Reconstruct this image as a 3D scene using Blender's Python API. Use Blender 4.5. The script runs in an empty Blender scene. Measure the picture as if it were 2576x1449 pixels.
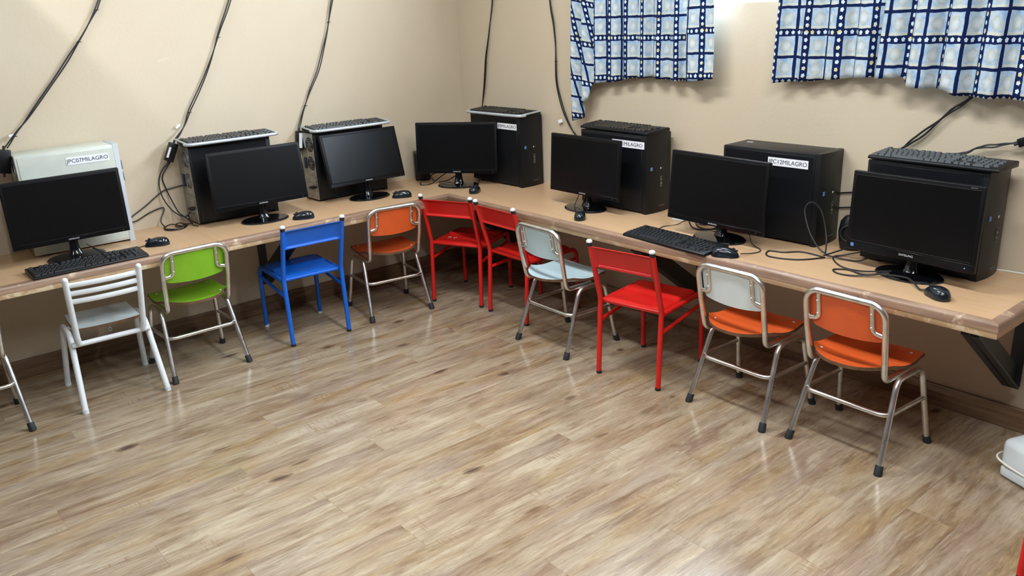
import bpy, bmesh, math, random
from mathutils import Vector, Matrix, Euler
random.seed(7)
PI = math.pi
SC = bpy.context.scene
COL = SC.collection

# ------------------------------------------------------------------ camera
cam_d = bpy.data.cameras.new('camera')
cam = bpy.data.objects.new('camera', cam_d); COL.objects.link(cam)
Rv = Vector((0.64326, 0.76453, -0.04126)); Uv = Vector((-0.22005, 0.23623, 0.94645)); Fv = Vector((-0.73334, 0.59974, -0.32019))
cam.matrix_world = Matrix(((Rv.x, Uv.x, -Fv.x, 4.2303), (Rv.y, Uv.y, -Fv.y, -3.1276), (Rv.z, Uv.z, -Fv.z, 1.5482), (0, 0, 0, 1)))
cam_d.sensor_fit = 'HORIZONTAL'; cam_d.sensor_width = 36.0; cam_d.lens = 36.0 * 2094.23 / 2576.0
cam_d.clip_start = 0.02
SC.camera = cam

# ------------------------------------------------------------------ world, exposure, lights
w = bpy.data.worlds.new('sky'); SC.world = w; w.use_nodes = True
bg = w.node_tree.nodes['Background']; bg.inputs[0].default_value = (0.74, 0.86, 1.0, 1); bg.inputs[1].default_value = 48.0
SC.view_settings.view_transform = 'Standard'; SC.view_settings.look = 'None'
SC.view_settings.gamma = 1.0; SC.view_settings.exposure = -0.07
SC.view_settings.use_curve_mapping = False
LAMP_W = 35.0
LAMPS = [(1.75, -1.30, 0.0), (.92, -2.975, 0.0), (3.65, -1.45, 0.0), (3.3, -2.9, 0.0)]
CEIL = 2.62
pl = bpy.data.lights.new('window_portal', 'AREA'); pl.shape = 'RECTANGLE'; pl.size = 2.5; pl.size_y = 0.8
po = bpy.data.objects.new('window_portal', pl); COL.objects.link(po); po.location = (2.3, 0.17, 1.93); po.rotation_euler = (-PI/2, 0, 0)
pl.cycles.is_portal = True

# ------------------------------------------------------------------ colour + node helpers
def srgb(h, a=1.0):
    h = h.lstrip('#'); v = [int(h[i:i+2], 16)/255 for i in (0, 2, 4)]
    return tuple([(x/12.92 if x <= .04045 else ((x+.055)/1.055)**2.4) for x in v]) + (a,)

class NT:
    def __init__(s, name):
        s.m = bpy.data.materials.new(name); s.m.use_nodes = True
        s.t = s.m.node_tree; s.n = s.t.nodes; s.l = s.t.links
        s.b = s.n['Principled BSDF']
    def node(s, typ, **kw):
        n = s.n.new(typ)
        for k, v in kw.items(): setattr(n, k, v)
        return n
    def link(s, a, b): s.l.new(a, b)
    def put(s, inp, v):
        if hasattr(v, 'node'): s.link(v, inp)
        else: inp.default_value = v
    def math(s, op, a, b=0.0, c=0.0, clamp=False):
        n = s.node('ShaderNodeMath', operation=op, use_clamp=clamp)
        s.put(n.inputs[0], a); s.put(n.inputs[1], b); s.put(n.inputs[2], c)
        return n.outputs[0]
    def vmath(s, op, a, b):
        n = s.node('ShaderNodeVectorMath', operation=op); s.put(n.inputs[0], a); s.put(n.inputs[1], b)
        return n.outputs[0]
    def mix(s, f, a, b, mode='MIX'):
        n = s.node('ShaderNodeMix', data_type='RGBA', blend_type=mode)
        s.put(n.inputs['Factor'], f); s.put(n.inputs[6], a); s.put(n.inputs[7], b)
        return n.outputs[2]
    def ramp(s, f, stops):
        n = s.node('ShaderNodeValToRGB'); e = n.color_ramp.elements
        e[0].position, e[0].color = stops[0][0], stops[0][1]
        e[1].position, e[1].color = stops[-1][0], stops[-1][1]
        for p, c in stops[1:-1]:
            k = e.new(p); k.color = c
        s.put(n.inputs[0], f); return n.outputs[0]
    def noise(s, vec, scale=5, detail=3, rough=.5, dist=0.0):
        n = s.node('ShaderNodeTexNoise'); s.put(n.inputs['Vector'], vec)
        n.inputs['Scale'].default_value = scale; n.inputs['Detail'].default_value = detail
        n.inputs['Roughness'].default_value = rough; n.inputs['Distortion'].default_value = dist
        return n.outputs[0]
    def bump(s, h, strength=.2, dist=.002):
        n = s.node('ShaderNodeBump'); n.inputs['Strength'].default_value = strength; n.inputs['Distance'].default_value = dist
        s.put(n.inputs['Height'], h); s.link(n.outputs[0], s.b.inputs['Normal'])
    def set(s, **kw):
        for k, v in kw.items(): s.put(s.b.inputs[k.replace('_', ' ')], v)

BLK = (0, 0, 0, 1); WHT = (1, 1, 1, 1)
def simple(name, col, rough=.5, metal=0.0, spec=.5, var=0.06, scale=12, coat=0.0, bump=0.0, bscale=200):
    t = NT(name); co = t.node('ShaderNodeTexCoord').outputs['Object']
    c = srgb(col) if isinstance(col, str) else col
    nz = t.noise(co, scale, 4, .6)
    d = tuple(max(0, x*(1-var*2.2)) for x in c[:3]) + (1,)
    l = tuple(min(1, x*(1+var)) for x in c[:3]) + (1,)
    t.set(Base_Color=t.ramp(nz, [(.3, d), (.6, c), (.8, l)]), Roughness=rough, Metallic=metal)
    t.b.inputs['Specular IOR Level'].default_value = spec
    t.b.inputs['Coat Weight'].default_value = coat
    if bump: t.bump(t.noise(co, bscale, 2), bump, .001)
    return t.m

# ---- walls
def wall_mat():
    t = NT('beige_wall_paint'); g = t.node('ShaderNodeNewGeometry').outputs['Position']
    n1 = t.noise(g, 1.3, 4, .55); n2 = t.noise(g, 7, 5, .6)
    c = t.mix(t.math('MULTIPLY', n2, .35), t.ramp(n1, [(.3, srgb('#c7b8a0')), (.7, srgb('#ccbfa9'))]), srgb('#c4b297'))
    # a few rubbed scuff marks
    sc = t.node('ShaderNodeMapping'); t.link(g, sc.inputs[0]); sc.inputs['Scale'].default_value = (3, 3, 14)
    s = t.noise(sc.outputs[0], 2.2, 6, .7, .6)
    c = t.mix(t.math('MULTIPLY', t.ramp(s, [(.66, BLK), (.74, WHT)]), .22), c, srgb('#e2d6c2'))
    t.set(Base_Color=c, Roughness=.62); t.b.inputs['Specular IOR Level'].default_value = .25
    t.bump(t.math('ADD', t.math('MULTIPLY', n1, .8), t.noise(g, 60, 3)), .12, .006)
    return t.m
M_WALL = wall_mat()
M_CEIL = simple('dull_ceiling_paint', '#85827a', .8, var=.02)
M_WALL2 = simple('grey_rear_wall_paint', '#575451', .7, var=.05, scale=2)

# ---- laminate planks
def plank_mat():
    t = NT('laminate_plank')
    co = t.node('ShaderNodeTexCoord').outputs['Object']
    rnd = t.node('ShaderNodeObjectInfo').outputs['Random']
    cmb = t.node('ShaderNodeCombineXYZ'); 
    t.put(cmb.inputs[0], t.math('MULTIPLY', rnd, 17.3)); t.put(cmb.inputs[1], t.math('MULTIPLY', rnd, 41.7)); t.put(cmb.inputs[2], t.math('MULTIPLY', rnd, 9.1))
    p = t.vmath('ADD', co, cmb.outputs[0])
    def st(v, x, y):
        return t.vmath('MULTIPLY', v, (x, y, 1.0))
    warp = t.noise(st(p, 5, 2.0), 1.0, 3, .5)
    cw = t.node('ShaderNodeCombineXYZ'); t.put(cw.inputs[0], t.math('MULTIPLY', t.math('SUBTRACT', warp, .5), .055))
    pw = t.vmath('ADD', p, cw.outputs[0])
    broad = t.noise(st(pw, 9, 2.0), 1.0, 5, .55)
    streak = t.noise(st(pw, 26, 2.4), 1.0, 6, .62)
    fine = t.noise(st(pw, 120, 9), 1.0, 5, .62)
    c = t.ramp(broad, [(.30, srgb('#968271')), (.43, srgb('#a99781')), (.56, srgb('#b7a892')), (.72, srgb('#bfb3a1'))])
    tone = t.noise(st(p, 6, 1.2), 1.0, 2)
    c = t.mix(t.ramp(tone, [(.50, BLK), (.70, (.6, .6, .6, 1))]), c, srgb('#9c8c84'))          # greyish zones
    tone2 = t.noise(st(t.vmath('ADD', p, (5, 3, 0)), 8, 1.6), 1.0, 2)
    c = t.mix(t.ramp(tone2, [(.52, BLK), (.70, (.6, .6, .6, 1))]), c, srgb('#a98d5e'))      # honey zones
    c = t.mix(t.ramp(streak, [(.52, BLK), (.70, (.75, .75, .75, 1))]), c, srgb('#7a614c'))    # brown streaks
    c = t.mix(t.ramp(streak, [(.30, (.75, .75, .75, 1)), (.44, BLK)]), c, srgb('#cdc2ad'))      # pale streaks
    c = t.mix(t.ramp(fine, [(.52, BLK), (.72, (.45, .45, .45, 1))]), c, srgb('#7c644e'))
    c = t.mix(t.ramp(fine, [(.30, (.45, .45, .45, 1)), (.46, BLK)]), c, srgb('#d3c8b2'))
    blot = t.noise(st(pw, 14, 3.2), 1.0, 5, .62)
    c = t.mix(t.ramp(blot, [(.54, BLK), (.68, (.65, .65, .65, 1))]), c, srgb('#80674d'))
    c = t.mix(t.ramp(blot, [(.30, (.5, .5, .5, 1)), (.42, BLK)]), c, srgb('#d6cbb6'))
    fl = t.noise(st(pw, 190, 34), 1.0, 3, .6)
    c = t.mix(t.ramp(fl, [(.60, BLK), (.68, (.28, .28, .28, 1))]), c, srgb('#6d563f'))
    c = t.mix(1.0, c, (.78, .74, .69, 1), 'MULTIPLY')
    # knots: sparse dark eyes with a brown halo and rings around them
    v = t.node('ShaderNodeTexVoronoi', feature='F1'); t.put(v.inputs['Vector'], st(pw, 6.8, 2.9)); v.inputs['Scale'].default_value = 1.0
    v.inputs['Randomness'].default_value = .9
    sep = t.node('ShaderNodeSeparateColor'); t.link(v.outputs['Color'], sep.inputs[0])
    few = t.math('GREATER_THAN', sep.outputs[0], .40)
    dd = t.math('ADD', v.outputs['Distance'], t.math('MULTIPLY', t.math('SUBTRACT', fine, .5), .30))
    halo = t.math('MULTIPLY', t.ramp(dd, [(.08, WHT), (.36, BLK)]), few)
    rings = t.math('SINE', t.math('MULTIPLY', dd, 75.0))
    c = t.mix(t.math('MULTIPLY', t.math('MULTIPLY', halo, .55), t.math('ADD', .55, t.math('MULTIPLY', rings, .45))), c, srgb('#8a6a4a'))
    core = t.math('MULTIPLY', t.ramp(dd, [(.05, WHT), (.14, BLK)]), few)
    c = t.mix(t.math('MULTIPLY', core, .85), c, srgb('#3d2c28'))
    # short cross ticks (saw marks)
    tick = t.noise(st(p, 16, 150), 1.0, 1)
    zone = t.ramp(t.noise(st(t.vmath('ADD', p, (2, 9, 0)), 9, 5), 1.0, 1), [(.62, BLK), (.68, WHT)])
    c = t.mix(t.math('MULTIPLY', t.math('MULTIPLY', zone, .5), t.ramp(tick, [(.56, BLK), (.62, WHT)])), c, srgb('#84684a'))
    t.set(Base_Color=c, Roughness=t.math('ADD', .13, t.math('MULTIPLY', fine, .10)))
    t.b.inputs['Specular IOR Level'].default_value = .5
    t.bump(t.math('ADD', fine, t.math('MULTIPLY', streak, .5)), .06, .0010)
    return t.m
M_PLANK = plank_mat()
def base_mat():
    t = NT('dark_wood_skirting'); g = t.node('ShaderNodeNewGeometry').outputs['Position']
    s = t.noise(t.vmath('MULTIPLY', g, (3, 3, 40)), 1.5, 5, .6)
    t.set(Base_Color=t.ramp(s, [(.3, srgb('#5c4634')), (.7, srgb('#85694f'))]), Roughness=.45); return t.m
M_BASE = base_mat()

# ---- desk laminate and its edging
def desk_mat():
    t = NT('pale_wood_laminate'); g = t.node('ShaderNodeNewGeometry').outputs['Position']
    s = t.noise(t.vmath('MULTIPLY', g, (2.5, 60, 1)), 1.2, 4, .6)
    b = t.noise(g, 3.5, 4, .5)
    c = t.ramp(s, [(.3, srgb('#c29f7a')), (.7, srgb('#cca985'))])
    c = t.mix(t.ramp(b, [(.45, BLK), (.75, (.5, .5, .5, 1))]), c, srgb('#c19f78'))
    t.set(Base_Color=c, Roughness=.30); t.b.inputs['Specular IOR Level'].default_value = .5; return t.m
M_DESK = desk_mat()
def edge_mat(name, a, b, worn, lo):
    t = NT(name); g = t.node('ShaderNodeNewGeometry').outputs['Position']
    s = t.noise(t.vmath('MULTIPLY', g, (4, 4, 60)), 1.0, 5, .6)
    wn = t.noise(g, 9, 5, .7, .4)
    c = t.mix(t.ramp(wn, [(lo, BLK), (lo+.08, (.85, .85, .85, 1))]), t.ramp(s, [(.3, srgb(a)), (.7, srgb(b))]), srgb(worn))
    t.set(Base_Color=c, Roughness=.4); return t.m
M_EDGE = edge_mat('brown_edge_moulding', '#7d6150', '#a88b74', '#cbb498', .58)
M_EDGE2 = edge_mat('worn_pale_edge_strip', '#ab8c68', '#c6a984', '#ddcbab', .52)

# ---- plastics, metals, paints
M_CHROME = NT('worn_chrome')
_t = M_CHROME; _g = _t.node('ShaderNodeTexCoord').outputs['Object']
_t.set(Base_Color=_t.ramp(_t.noise(_g, 14, 3, .5), [(.35, srgb('#d2cfcb')), (.6, srgb('#ebebea'))]), Metallic=1.0, Roughness=_t.ramp(_t.noise(_g, 25, 2), [(.3, (.27,)*3+(1,)), (.75, (.32,)*3+(1,))]))
M_CHROME = M_CHROME.m
M_STEEL = simple('galvanised_steel', '#b4b6b4', .34, 1.0, var=.18, scale=30)
M_RUBBER = simple('black_rubber', '#23262a', .65)
M_BLACK = simple('black_satin_plastic', '#0d0f13', .40, var=.05, spec=.35)
M_CASE = simple('black_painted_steel_case', '#0c0f14', .42, var=.08, spec=.35)
M_CHIN = simple('piano_black_chin', '#08090c', .22, spec=.3, var=.02)
M_RIVET = simple('bright_rivet_head', '#e8ecee', .3, .3, var=.0)
M_BEZEL = simple('black_bezel_plastic', '#08090c', .45, var=.03, spec=.22)
M_GLOSS = simple('black_gloss_plastic', '#090a0d', .12, coat=.25, spec=.4, var=.02)
M_SCREEN = simple('dark_matt_screen', '#040508', .31, var=.01, spec=.30)
M_KEY = simple('charcoal_keycap', '#26292d', .42, var=.1)
M_KEYG = simple('greyish_worn_keycap', '#4b5258', .5, var=.1)
M_KEYB = simple('black_keycap', '#1a1c20', .36, var=.1)
M_SILVER = simple('silver_plastic_lip', '#c3cdd4', .3, .35, var=.04)
M_WHITEP = simple('white_plastic', '#dfe7ea', .4, var=.03)
M_LABEL = simple('white_paper_label', '#eef0f6', .6, var=.01)
M_INK = simple('black_ink', '#23252c', .6, var=.0)
M_LOGO = simple('silver_print', '#c6c9cf', .4, var=.0)
M_LOGOD = simple('dim_grey_print', '#5b5d60', .5, var=.0)
M_BLUEST = simple('blue_sticker', '#5b87c9', .4, var=.12, scale=120)
M_CREAM = simple('cream_painted_steel', '#d0d5ca', .45, var=.03)
M_BEZG = simple('light_grey_plastic', '#c3c8cc', .45, var=.02)
M_CABLE = simple('black_cable_sheath', '#17181b', .45, var=.05)
M_WCABLE = simple('white_cable_sheath', '#dcdad0', .5, var=.03)
M_BRACKET = simple('dark_grey_painted_steel', '#33383c', .5, var=.1)
M_PLY = simple('brown_plywood_edge', '#6d4f38', .6, var=.2, scale=60)
M_HOLE = simple('dark_recess', '#050506', .8, var=.0)
M_GREEN = simple('green_circuit_plastic', '#27493c', .5, var=.1)
M_DBLUE = simple('dark_blue_connector', '#18244a', .5, var=.1)
def paint(name, col, chip, lo=.66, rough=.3):
    t = NT(name); co = t.node('ShaderNodeTexCoord').outputs['Object']
    c = srgb(col); d = tuple(x*.88 for x in c[:3]) + (1,)
    b = t.ramp(t.noise(co, 9, 4, .6), [(.3, d), (.7, c)])
    b = t.mix(t.ramp(t.noise(co, 34, 6, .75, .5), [(lo+.04, BLK), (lo+.07, WHT)]), b, srgb(chip))
    t.set(Base_Color=b, Roughness=rough); t.bump(t.noise(co, 60, 3), .1, .001); return t.m
M_RED = paint('glossy_red_paint', '#d5201c', '#59302c', .70)
M_BLUE = paint('blue_paint', '#1365d2', '#0f4aa0', .66, .38)
M_WPAINT = paint('white_paint', '#e3e9ec', '#b9b4ab', .68, .35)
M_SEATW = paint('bluish_white_worn_seat', '#c7d3d6', '#9fb0b8', .58, .3)
M_ORANGE = simple('orange_laminate', '#e0602b', .3, var=.04)
M_GREENL = simple('lime_green_laminate', '#7fb824', .32, var=.04)
M_PBLUE = simple('pale_blue_laminate', '#c3dbe4', .26, var=.02)
M_PWHITE = simple('white_laminate', '#dde8ea', .3, var=.015)

def curtain_mat():
    t = NT('blue_patchwork_curtain')
    uv = t.node('ShaderNodeUVMap').outputs[0]
    sp = t.node('ShaderNodeSeparateXYZ')
    wob = t.noise(uv, 22, 2)
    uvw = t.vmath('ADD', uv, t.vmath('MULTIPLY', t.math('SUBTRACT', wob, .5), (.008, .008, 0)))
    t.link(uvw, sp.inputs[0]); u, v = sp.outputs[0], sp.outputs[1]
    P = .190
    def fold(x):      # position inside the repeat, 0..P
        return t.math('MULTIPLY', t.math('FRACT', t.math('DIVIDE', x, P)), P)
    fu, fv = fold(u), fold(v)
    def band(x, a, b): return t.math('MULTIPLY', t.math('GREATER_THAN', x, a), t.math('LESS_THAN', x, b))
    wu, wv = band(fu, 0, .034), band(fv, 0, .028)        # wide flowery bands
    tu, tv = band(fu, .105, .119), band(fv, .104, .115)  # thin lines
    navy = t.math('MAXIMUM', t.math('MAXIMUM', wu, wv), t.math('MAXIMUM', tu, tv))
    # cell-local coordinates
    def cellc(f, w0, c0, c1): 
        first = t.math('LESS_THAN', f, c0 + .004)
        a = t.math('SUBTRACT', f, (w0 + c0)/2); b = t.math('SUBTRACT', f, (c1 + P)/2)
        return t.math('ADD', t.math('MULTIPLY', first, a), t.math('MULTIPLY', t.math('SUBTRACT', 1.0, first), b))
    cu, cv = cellc(fu, .034, .105, .119), cellc(fv, .028, .104, .115)
    r = t.math('SQRT', t.math('ADD', t.math('MULTIPLY', cu, cu), t.math('MULTIPLY', cv, cv)))
    r = t.math('ADD', r, t.math('MULTIPLY', t.math('SUBTRACT', t.noise(uv, 60, 3), .5), .022))
    base = t.ramp(t.noise(uv, 34, 4, .6), [(.35, srgb('#8fb0d2')), (.5, srgb('#abc3d8')), (.66, srgb('#c2cccf'))])
    ring = t.ramp(t.math('MULTIPLY', r, 20.0), [(.10, srgb('#e2e6e4')), (.30, srgb('#cfcec2')), (.46, srgb('#b4b19f')), (.56, srgb('#c8cfcc'))])
    c = t.mix(t.ramp(t.math('MULTIPLY', r, 20.0), [(.44, (.6, .6, .6, 1)), (.62, BLK)]), base, ring)
    low = t.math('LESS_THAN', cv, -.028)
    c = t.mix(t.math('MULTIPLY', low, .6), c, srgb('#dbd8bd'))
    # small daisies along the wide bands
    Q = P/7
    def dot(a, b, off):
        fa = t.math('SUBTRACT', t.math('MULTIPLY', t.math('FRACT', t.math('DIVIDE', a, Q)), Q), Q/2)
        fb = t.math('SUBTRACT', b, off)
        ang = t.math('ARCTAN2', fa, fb)
        rr = t.math('SQRT', t.math('ADD', t.math('MULTIPLY', fa, fa), t.math('MULTIPLY', fb, fb)))
        lim = t.math('ADD', .0074, t.math('MULTIPLY', t.math('COSINE', t.math('MULTIPLY', ang, 5.0)), .0009))
        return t.math('LESS_THAN', rr, lim)
    du = t.math('MULTIPLY', dot(v, fu, .017), wu); dv = t.math('MULTIPLY', dot(u, fv, .014), wv)
    fl = t.math('MAXIMUM', du, dv)
    nav = t.mix(fl, srgb('#15234e'), t.ramp(t.noise(uv, 25, 1), [(.55, srgb('#d4e4f2')), (.62, srgb('#d8cf90'))]))
    c = t.mix(navy, c, nav)
    t.set(Base_Color=c, Roughness=.85)
    t.b.inputs['Specular IOR Level'].default_value = .1
    tr = t.node('ShaderNodeBsdfTranslucent'); t.link(c, tr.inputs[0])
    mx = t.node('ShaderNodeMixShader'); mx.inputs[0].default_value = .045
    t.link(t.b.outputs[0], mx.inputs[1]); t.link(tr.outputs[0], mx.inputs[2])
    t.link(mx.outputs[0], t.n['Material Output'].inputs[0])
    return t.m
M_CURT = curtain_mat()
def glass_mat():
    t = NT('window_glass'); tr = t.node('ShaderNodeBsdfTransparent'); gl = t.node('ShaderNodeBsdfGlossy'); gl.inputs['Roughness'].default_value = .02
    mx = t.node('ShaderNodeMixShader'); mx.inputs[0].default_value = .04
    t.link(tr.outputs[0], mx.inputs[1]); t.link(gl.outputs[0], mx.inputs[2]); t.link(mx.outputs[0], t.n['Material Output'].inputs[0]); return t.m
M_GLASS = glass_mat()
def emis(name, col, s):
    t = NT(name); t.set(Base_Color=col, Emission_Color=col); t.b.inputs['Emission Strength'].default_value = s; return t.m
M_TUBE = emis('fluorescent_tube_glow', (1, .98, .93, 1), 9.0)
M_LED = emis('blue_power_led', (.1, .25, 1, 1), 2.0)

# ------------------------------------------------------------------ mesh helpers
def BM(): return bmesh.new()
def box(bm, c, s, bev=0.0, seg=2, mat=None, mi=0):
    m = Matrix.Translation(Vector(c))
    if mat is not None: m = m @ mat
    m = m @ Matrix.Diagonal((s[0], s[1], s[2], 1))
    r = bmesh.ops.create_cube(bm, size=1.0, matrix=m)
    if bev > 0:
        es = list({e for v in r['verts'] for e in v.link_edges})
        rr = bmesh.ops.bevel(bm, geom=es, offset=bev, segments=seg, profile=.5, affect='EDGES')
        for f in rr['faces']: f.material_index = mi
    if mi:
        for f in {f for v in r['verts'] if v.is_valid for f in v.link_faces}: f.material_index = mi
def fillet(pts, rad, n=6, closed=False):
    P = [Vector(p) for p in pts]; out = []; N = len(P)
    for i in range(N):
        if not closed and i in (0, N-1): out.append(P[i]); continue
        a, b, c = P[i-1], P[i], P[(i+1) % N]
        r = rad[i] if isinstance(rad, (list, tuple)) else rad
        d1, d2 = (a-b), (c-b); l1, l2 = d1.length, d2.length
        if l1 < 1e-6 or l2 < 1e-6 or r <= 0: out.append(b); continue
        d1 /= l1; d2 /= l2
        ang = d1.angle(d2)
        if ang > PI-.02: out.append(b); continue
        t = min(r/math.tan(ang/2), l1*.49, l2*.49); rr = t*math.tan(ang/2)
        s, e = b+d1*t, b+d2*t
        ce = b + (d1+d2).normalized()*(rr/math.sin(ang/2))
        u = (s-ce).normalized(); vv = (e-ce).normalized(); th = u.angle(vv)
        for k in range(n+1):
            f = k/n
            q = (u*math.sin((1-f)*th) + vv*math.sin(f*th))/math.sin(th)
            out.append(ce+q*rr)
    return out
def tube(bm, pts, r, n=10, closed=False, cap=True, flat=None):
    P = [Vector(p) for p in pts]; N = len(P)
    T = []
    for i in range(N):
        if closed: d = P[(i+1) % N]-P[i-1]
        else: d = P[min(i+1, N-1)]-P[max(i-1, 0)]
        T.append(d.normalized() if d.length > 1e-9 else Vector((0, 0, 1)))
    up = Vector((0, 0, 1)) if abs(T[0].z) < .9 else Vector((0, 1, 0))
    X = T[0].cross(up).normalized(); rings = []
    for i in range(N):
        X = (X - T[i]*X.dot(T[i])); X.normalize(); Y = T[i].cross(X)
        rr = r[i] if isinstance(r, (list, tuple)) else r
        ra, rb = (rr, rr) if flat is None else (rr*flat[0], rr*flat[1])
        rings.append([bm.verts.new(P[i]+X*math.cos(2*PI*k/n)*ra+Y*math.sin(2*PI*k/n)*rb) for k in range(n)])
    M = N if closed else N-1
    for i in range(M):
        A, B = rings[i], rings[(i+1) % N]
        for k in range(n): bm.faces.new((A[k], A[(k+1) % n], B[(k+1) % n], B[k]))
    if cap and not closed:
        bm.faces.new(list(reversed(rings[0]))); bm.faces.new(rings[-1])
def spline(pts, n=8, closed=False):
    P = [Vector(p) for p in pts]; out = []; N = len(P)
    rng = range(N if closed else N-1)
    for i in rng:
        if closed: p0, p1, p2, p3 = P[i-1], P[i], P[(i+1) % N], P[(i+2) % N]
        else: p0, p1, p2, p3 = P[max(i-1, 0)], P[i], P[i+1], P[min(i+2, N-1)]
        for k in range(n):
            t = k/n
            out.append(.5*((2*p1)+(p2-p0)*t+(2*p0-5*p1+4*p2-p3)*t*t+(3*p1-p0-3*p2+p3)*t**3))
    if not closed: out.append(P[-1])
    return out
def lathe(bm, prof, n=24, sx=1, sy=1, c=(0, 0, 0)):
    rings = []
    for r, z in prof:
        if r < 1e-6: rings.append([bm.verts.new((c[0], c[1], c[2]+z))])
        else: rings.append([bm.verts.new((c[0]+r*math.cos(2*PI*k/n)*sx, c[1]+r*math.sin(2*PI*k/n)*sy, c[2]+z)) for k in range(n)])
    for a, b in zip(rings[:-1], rings[1:]):
        for k in range(n):
            if len(a) == 1 and len(b) == 1: continue
            if len(a) == 1: bm.faces.new((a[0], b[(k+1) % n], b[k]))
            elif len(b) == 1: bm.faces.new((a[k], a[(k+1) % n], b[0]))
            else: bm.faces.new((a[k], a[(k+1) % n], b[(k+1) % n], b[k]))
def prism(bm, outline, z0, z1, bev=0):
    a = [bm.verts.new((x, y, z0)) for x, y in outline]; b = [bm.verts.new((x, y, z1)) for x, y in outline]
    n = len(a); f0 = bm.faces.new(list(reversed(a))); f1 = bm.faces.new(b)
    for i in range(n): bm.faces.new((a[i], a[(i+1) % n], b[(i+1) % n], b[i]))
    if bev:
        bmesh.ops.bevel(bm, geom=list(f1.edges), offset=bev, segments=2, profile=.5, affect='EDGES')
def mesh_of(name, bm, mats, smooth=True, angle=40):
    bmesh.ops.recalc_face_normals(bm, faces=bm.faces)
    me = bpy.data.meshes.new(name); bm.to_mesh(me); bm.free()
    for m in (mats if isinstance(mats, (list, tuple)) else [mats]): me.materials.append(m)
    if smooth:
        me.shade_smooth()
        me.set_sharp_from_angle(angle=math.radians(angle))
    return me
def obj(name, bm, mats, parent=None, smooth=True, label=None, loc=None, rot=None, angle=40):
    me = bm if isinstance(bm, bpy.types.Mesh) else mesh_of(name, bm, mats, smooth, angle)
    o = bpy.data.objects.new(name, me); COL.objects.link(o)
    if parent: o.parent = parent
    if loc: o.location = loc
    if rot: o.rotation_euler = rot
    if label: o['label'] = label
    return o
def tag(o, label, cat, group=None):
    o['label'] = label; o['category'] = cat
    if group: o['group'] = group
    return o
def thing(name, label, cat, loc=(0, 0, 0), deg=0.0, group=None):
    o = bpy.data.objects.new(name, None); COL.objects.link(o); o.empty_display_size = .05
    o.location = loc; o.rotation_euler = (0, 0, math.radians(deg))
    return tag(o, label, cat, group)
def struct(name, bm, mat, parent=None, smooth=False):
    o = obj(name, bm, mat, parent, smooth)
    if not parent: o['kind'] = 'structure'
    return o
def text(name, s, size, mat, parent, mtx, label=None, xs=1.0, bold=0.0, depth=.0003):
    cu = bpy.data.curves.new(name, 'FONT'); cu.body = s; cu.size = size; cu.align_x = 'CENTER'; cu.align_y = 'CENTER'
    cu.extrude = depth; cu.offset = bold
    tmp = bpy.data.objects.new('tmp', cu); COL.objects.link(tmp)
    dg = bpy.context.evaluated_depsgraph_get()
    me = bpy.data.meshes.new_from_object(tmp.evaluated_get(dg)); bpy.data.objects.remove(tmp)
    me.transform(mtx @ Matrix.Diagonal((xs, 1, 1, 1))); me.materials.clear(); me.materials.append(mat); me.name = name
    o = bpy.data.objects.new(name, me); COL.objects.link(o); o.parent = parent
    if label: o['label'] = label
    return o
RX90 = Matrix.Rotation(PI/2, 4, 'X')     # text facing -Y

# ------------------------------------------------------------------ the room
RX, RY = 6.2, -5.6
# floor: slab with laminate planks laid parallel to the left wall
bm = BM(); box(bm, (RX/2, RY/2, -.06), (RX+.3, -RY+.3, .1)); floor = struct('floor', bm, M_PLANK)
PW, PLN = .148, 1.22
bm = BM(); box(bm, (0, 0, -.005), (PW-.00015, PLN-.0002, .010), .0003, 1)
pm = mesh_of('plank', bm, M_PLANK, False)
offs = [0.0, .37, .71, .18, .55, .86, .29]
ncol = int(RX/PW)+1
cnt = 0
for i in range(ncol):
    x = PW*(i+.5)+.003
    if x > 5.0: break
    y = -.0 + offs[i % 7]*PLN
    while y > -4.75:
        cy = y-PLN/2
        y0, y1 = max(cy-PLN/2, -9), min(cy+PLN/2, -.004)
        o = bpy.data.objects.new('plank', pm); COL.objects.link(o); o.parent = floor
        ln = (y1-y0)
        o.location = (x, (y0+y1)/2, random.uniform(-.0002, .0002)); o.scale = (1, ln/PLN, 1)
        y -= PLN; cnt += 1
# remaining area of floor outside the picture, one object
bm = BM()
box(bm, ((5.09+RX)/2, RY/2, -.006), (RX-5.09, -RY, .010)); box(bm, (2.54, (RY-5.6)/2, -.006), (5.09, .01, .010))
o = obj('plank_area', bm, M_PLANK, floor, False); o['kind'] = 'stuff'

bm = BM(); box(bm, (-.1, RY/2+.1, CEIL/2), (.2, -RY+.6, CEIL)); struct('wall_left', bm, M_WALL)
WX0, WX1, WZ0, WZ1 = 1.15, 3.45, 1.522, 2.30
bm = BM()
box(bm, (RX/2, .1, WZ0/2), (RX, .2, WZ0)); box(bm, (RX/2, .1, (WZ1+CEIL)/2), (RX, .2, CEIL-WZ1))
box(bm, (WX0/2, .1, (WZ0+WZ1)/2), (WX0, .2, WZ1-WZ0)); box(bm, ((WX1+RX)/2, .1, (WZ0+WZ1)/2), (RX-WX1, .2, WZ1-WZ0))
struct('wall_right', bm, M_WALL)
bm = BM(); box(bm, (RX+.1, RY/2, CEIL/2), (.2, -RY+.6, CEIL)); struct('wall_back', bm, M_WALL2)
bm = BM(); box(bm, (RX/2, RY-.1, CEIL/2), (RX, .2, CEIL)); struct('wall_front', bm, M_WALL2)
bm = BM(); box(bm, (RX/2, RY/2, CEIL+.05), (RX+.4, -RY+.4, .1)); struct('ceiling', bm, M_CEIL)
bm = BM(); box(bm, (.008, RY/2, .0445), (.016, -RY, .089), .003); struct('baseboard_left', bm, M_BASE)
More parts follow.
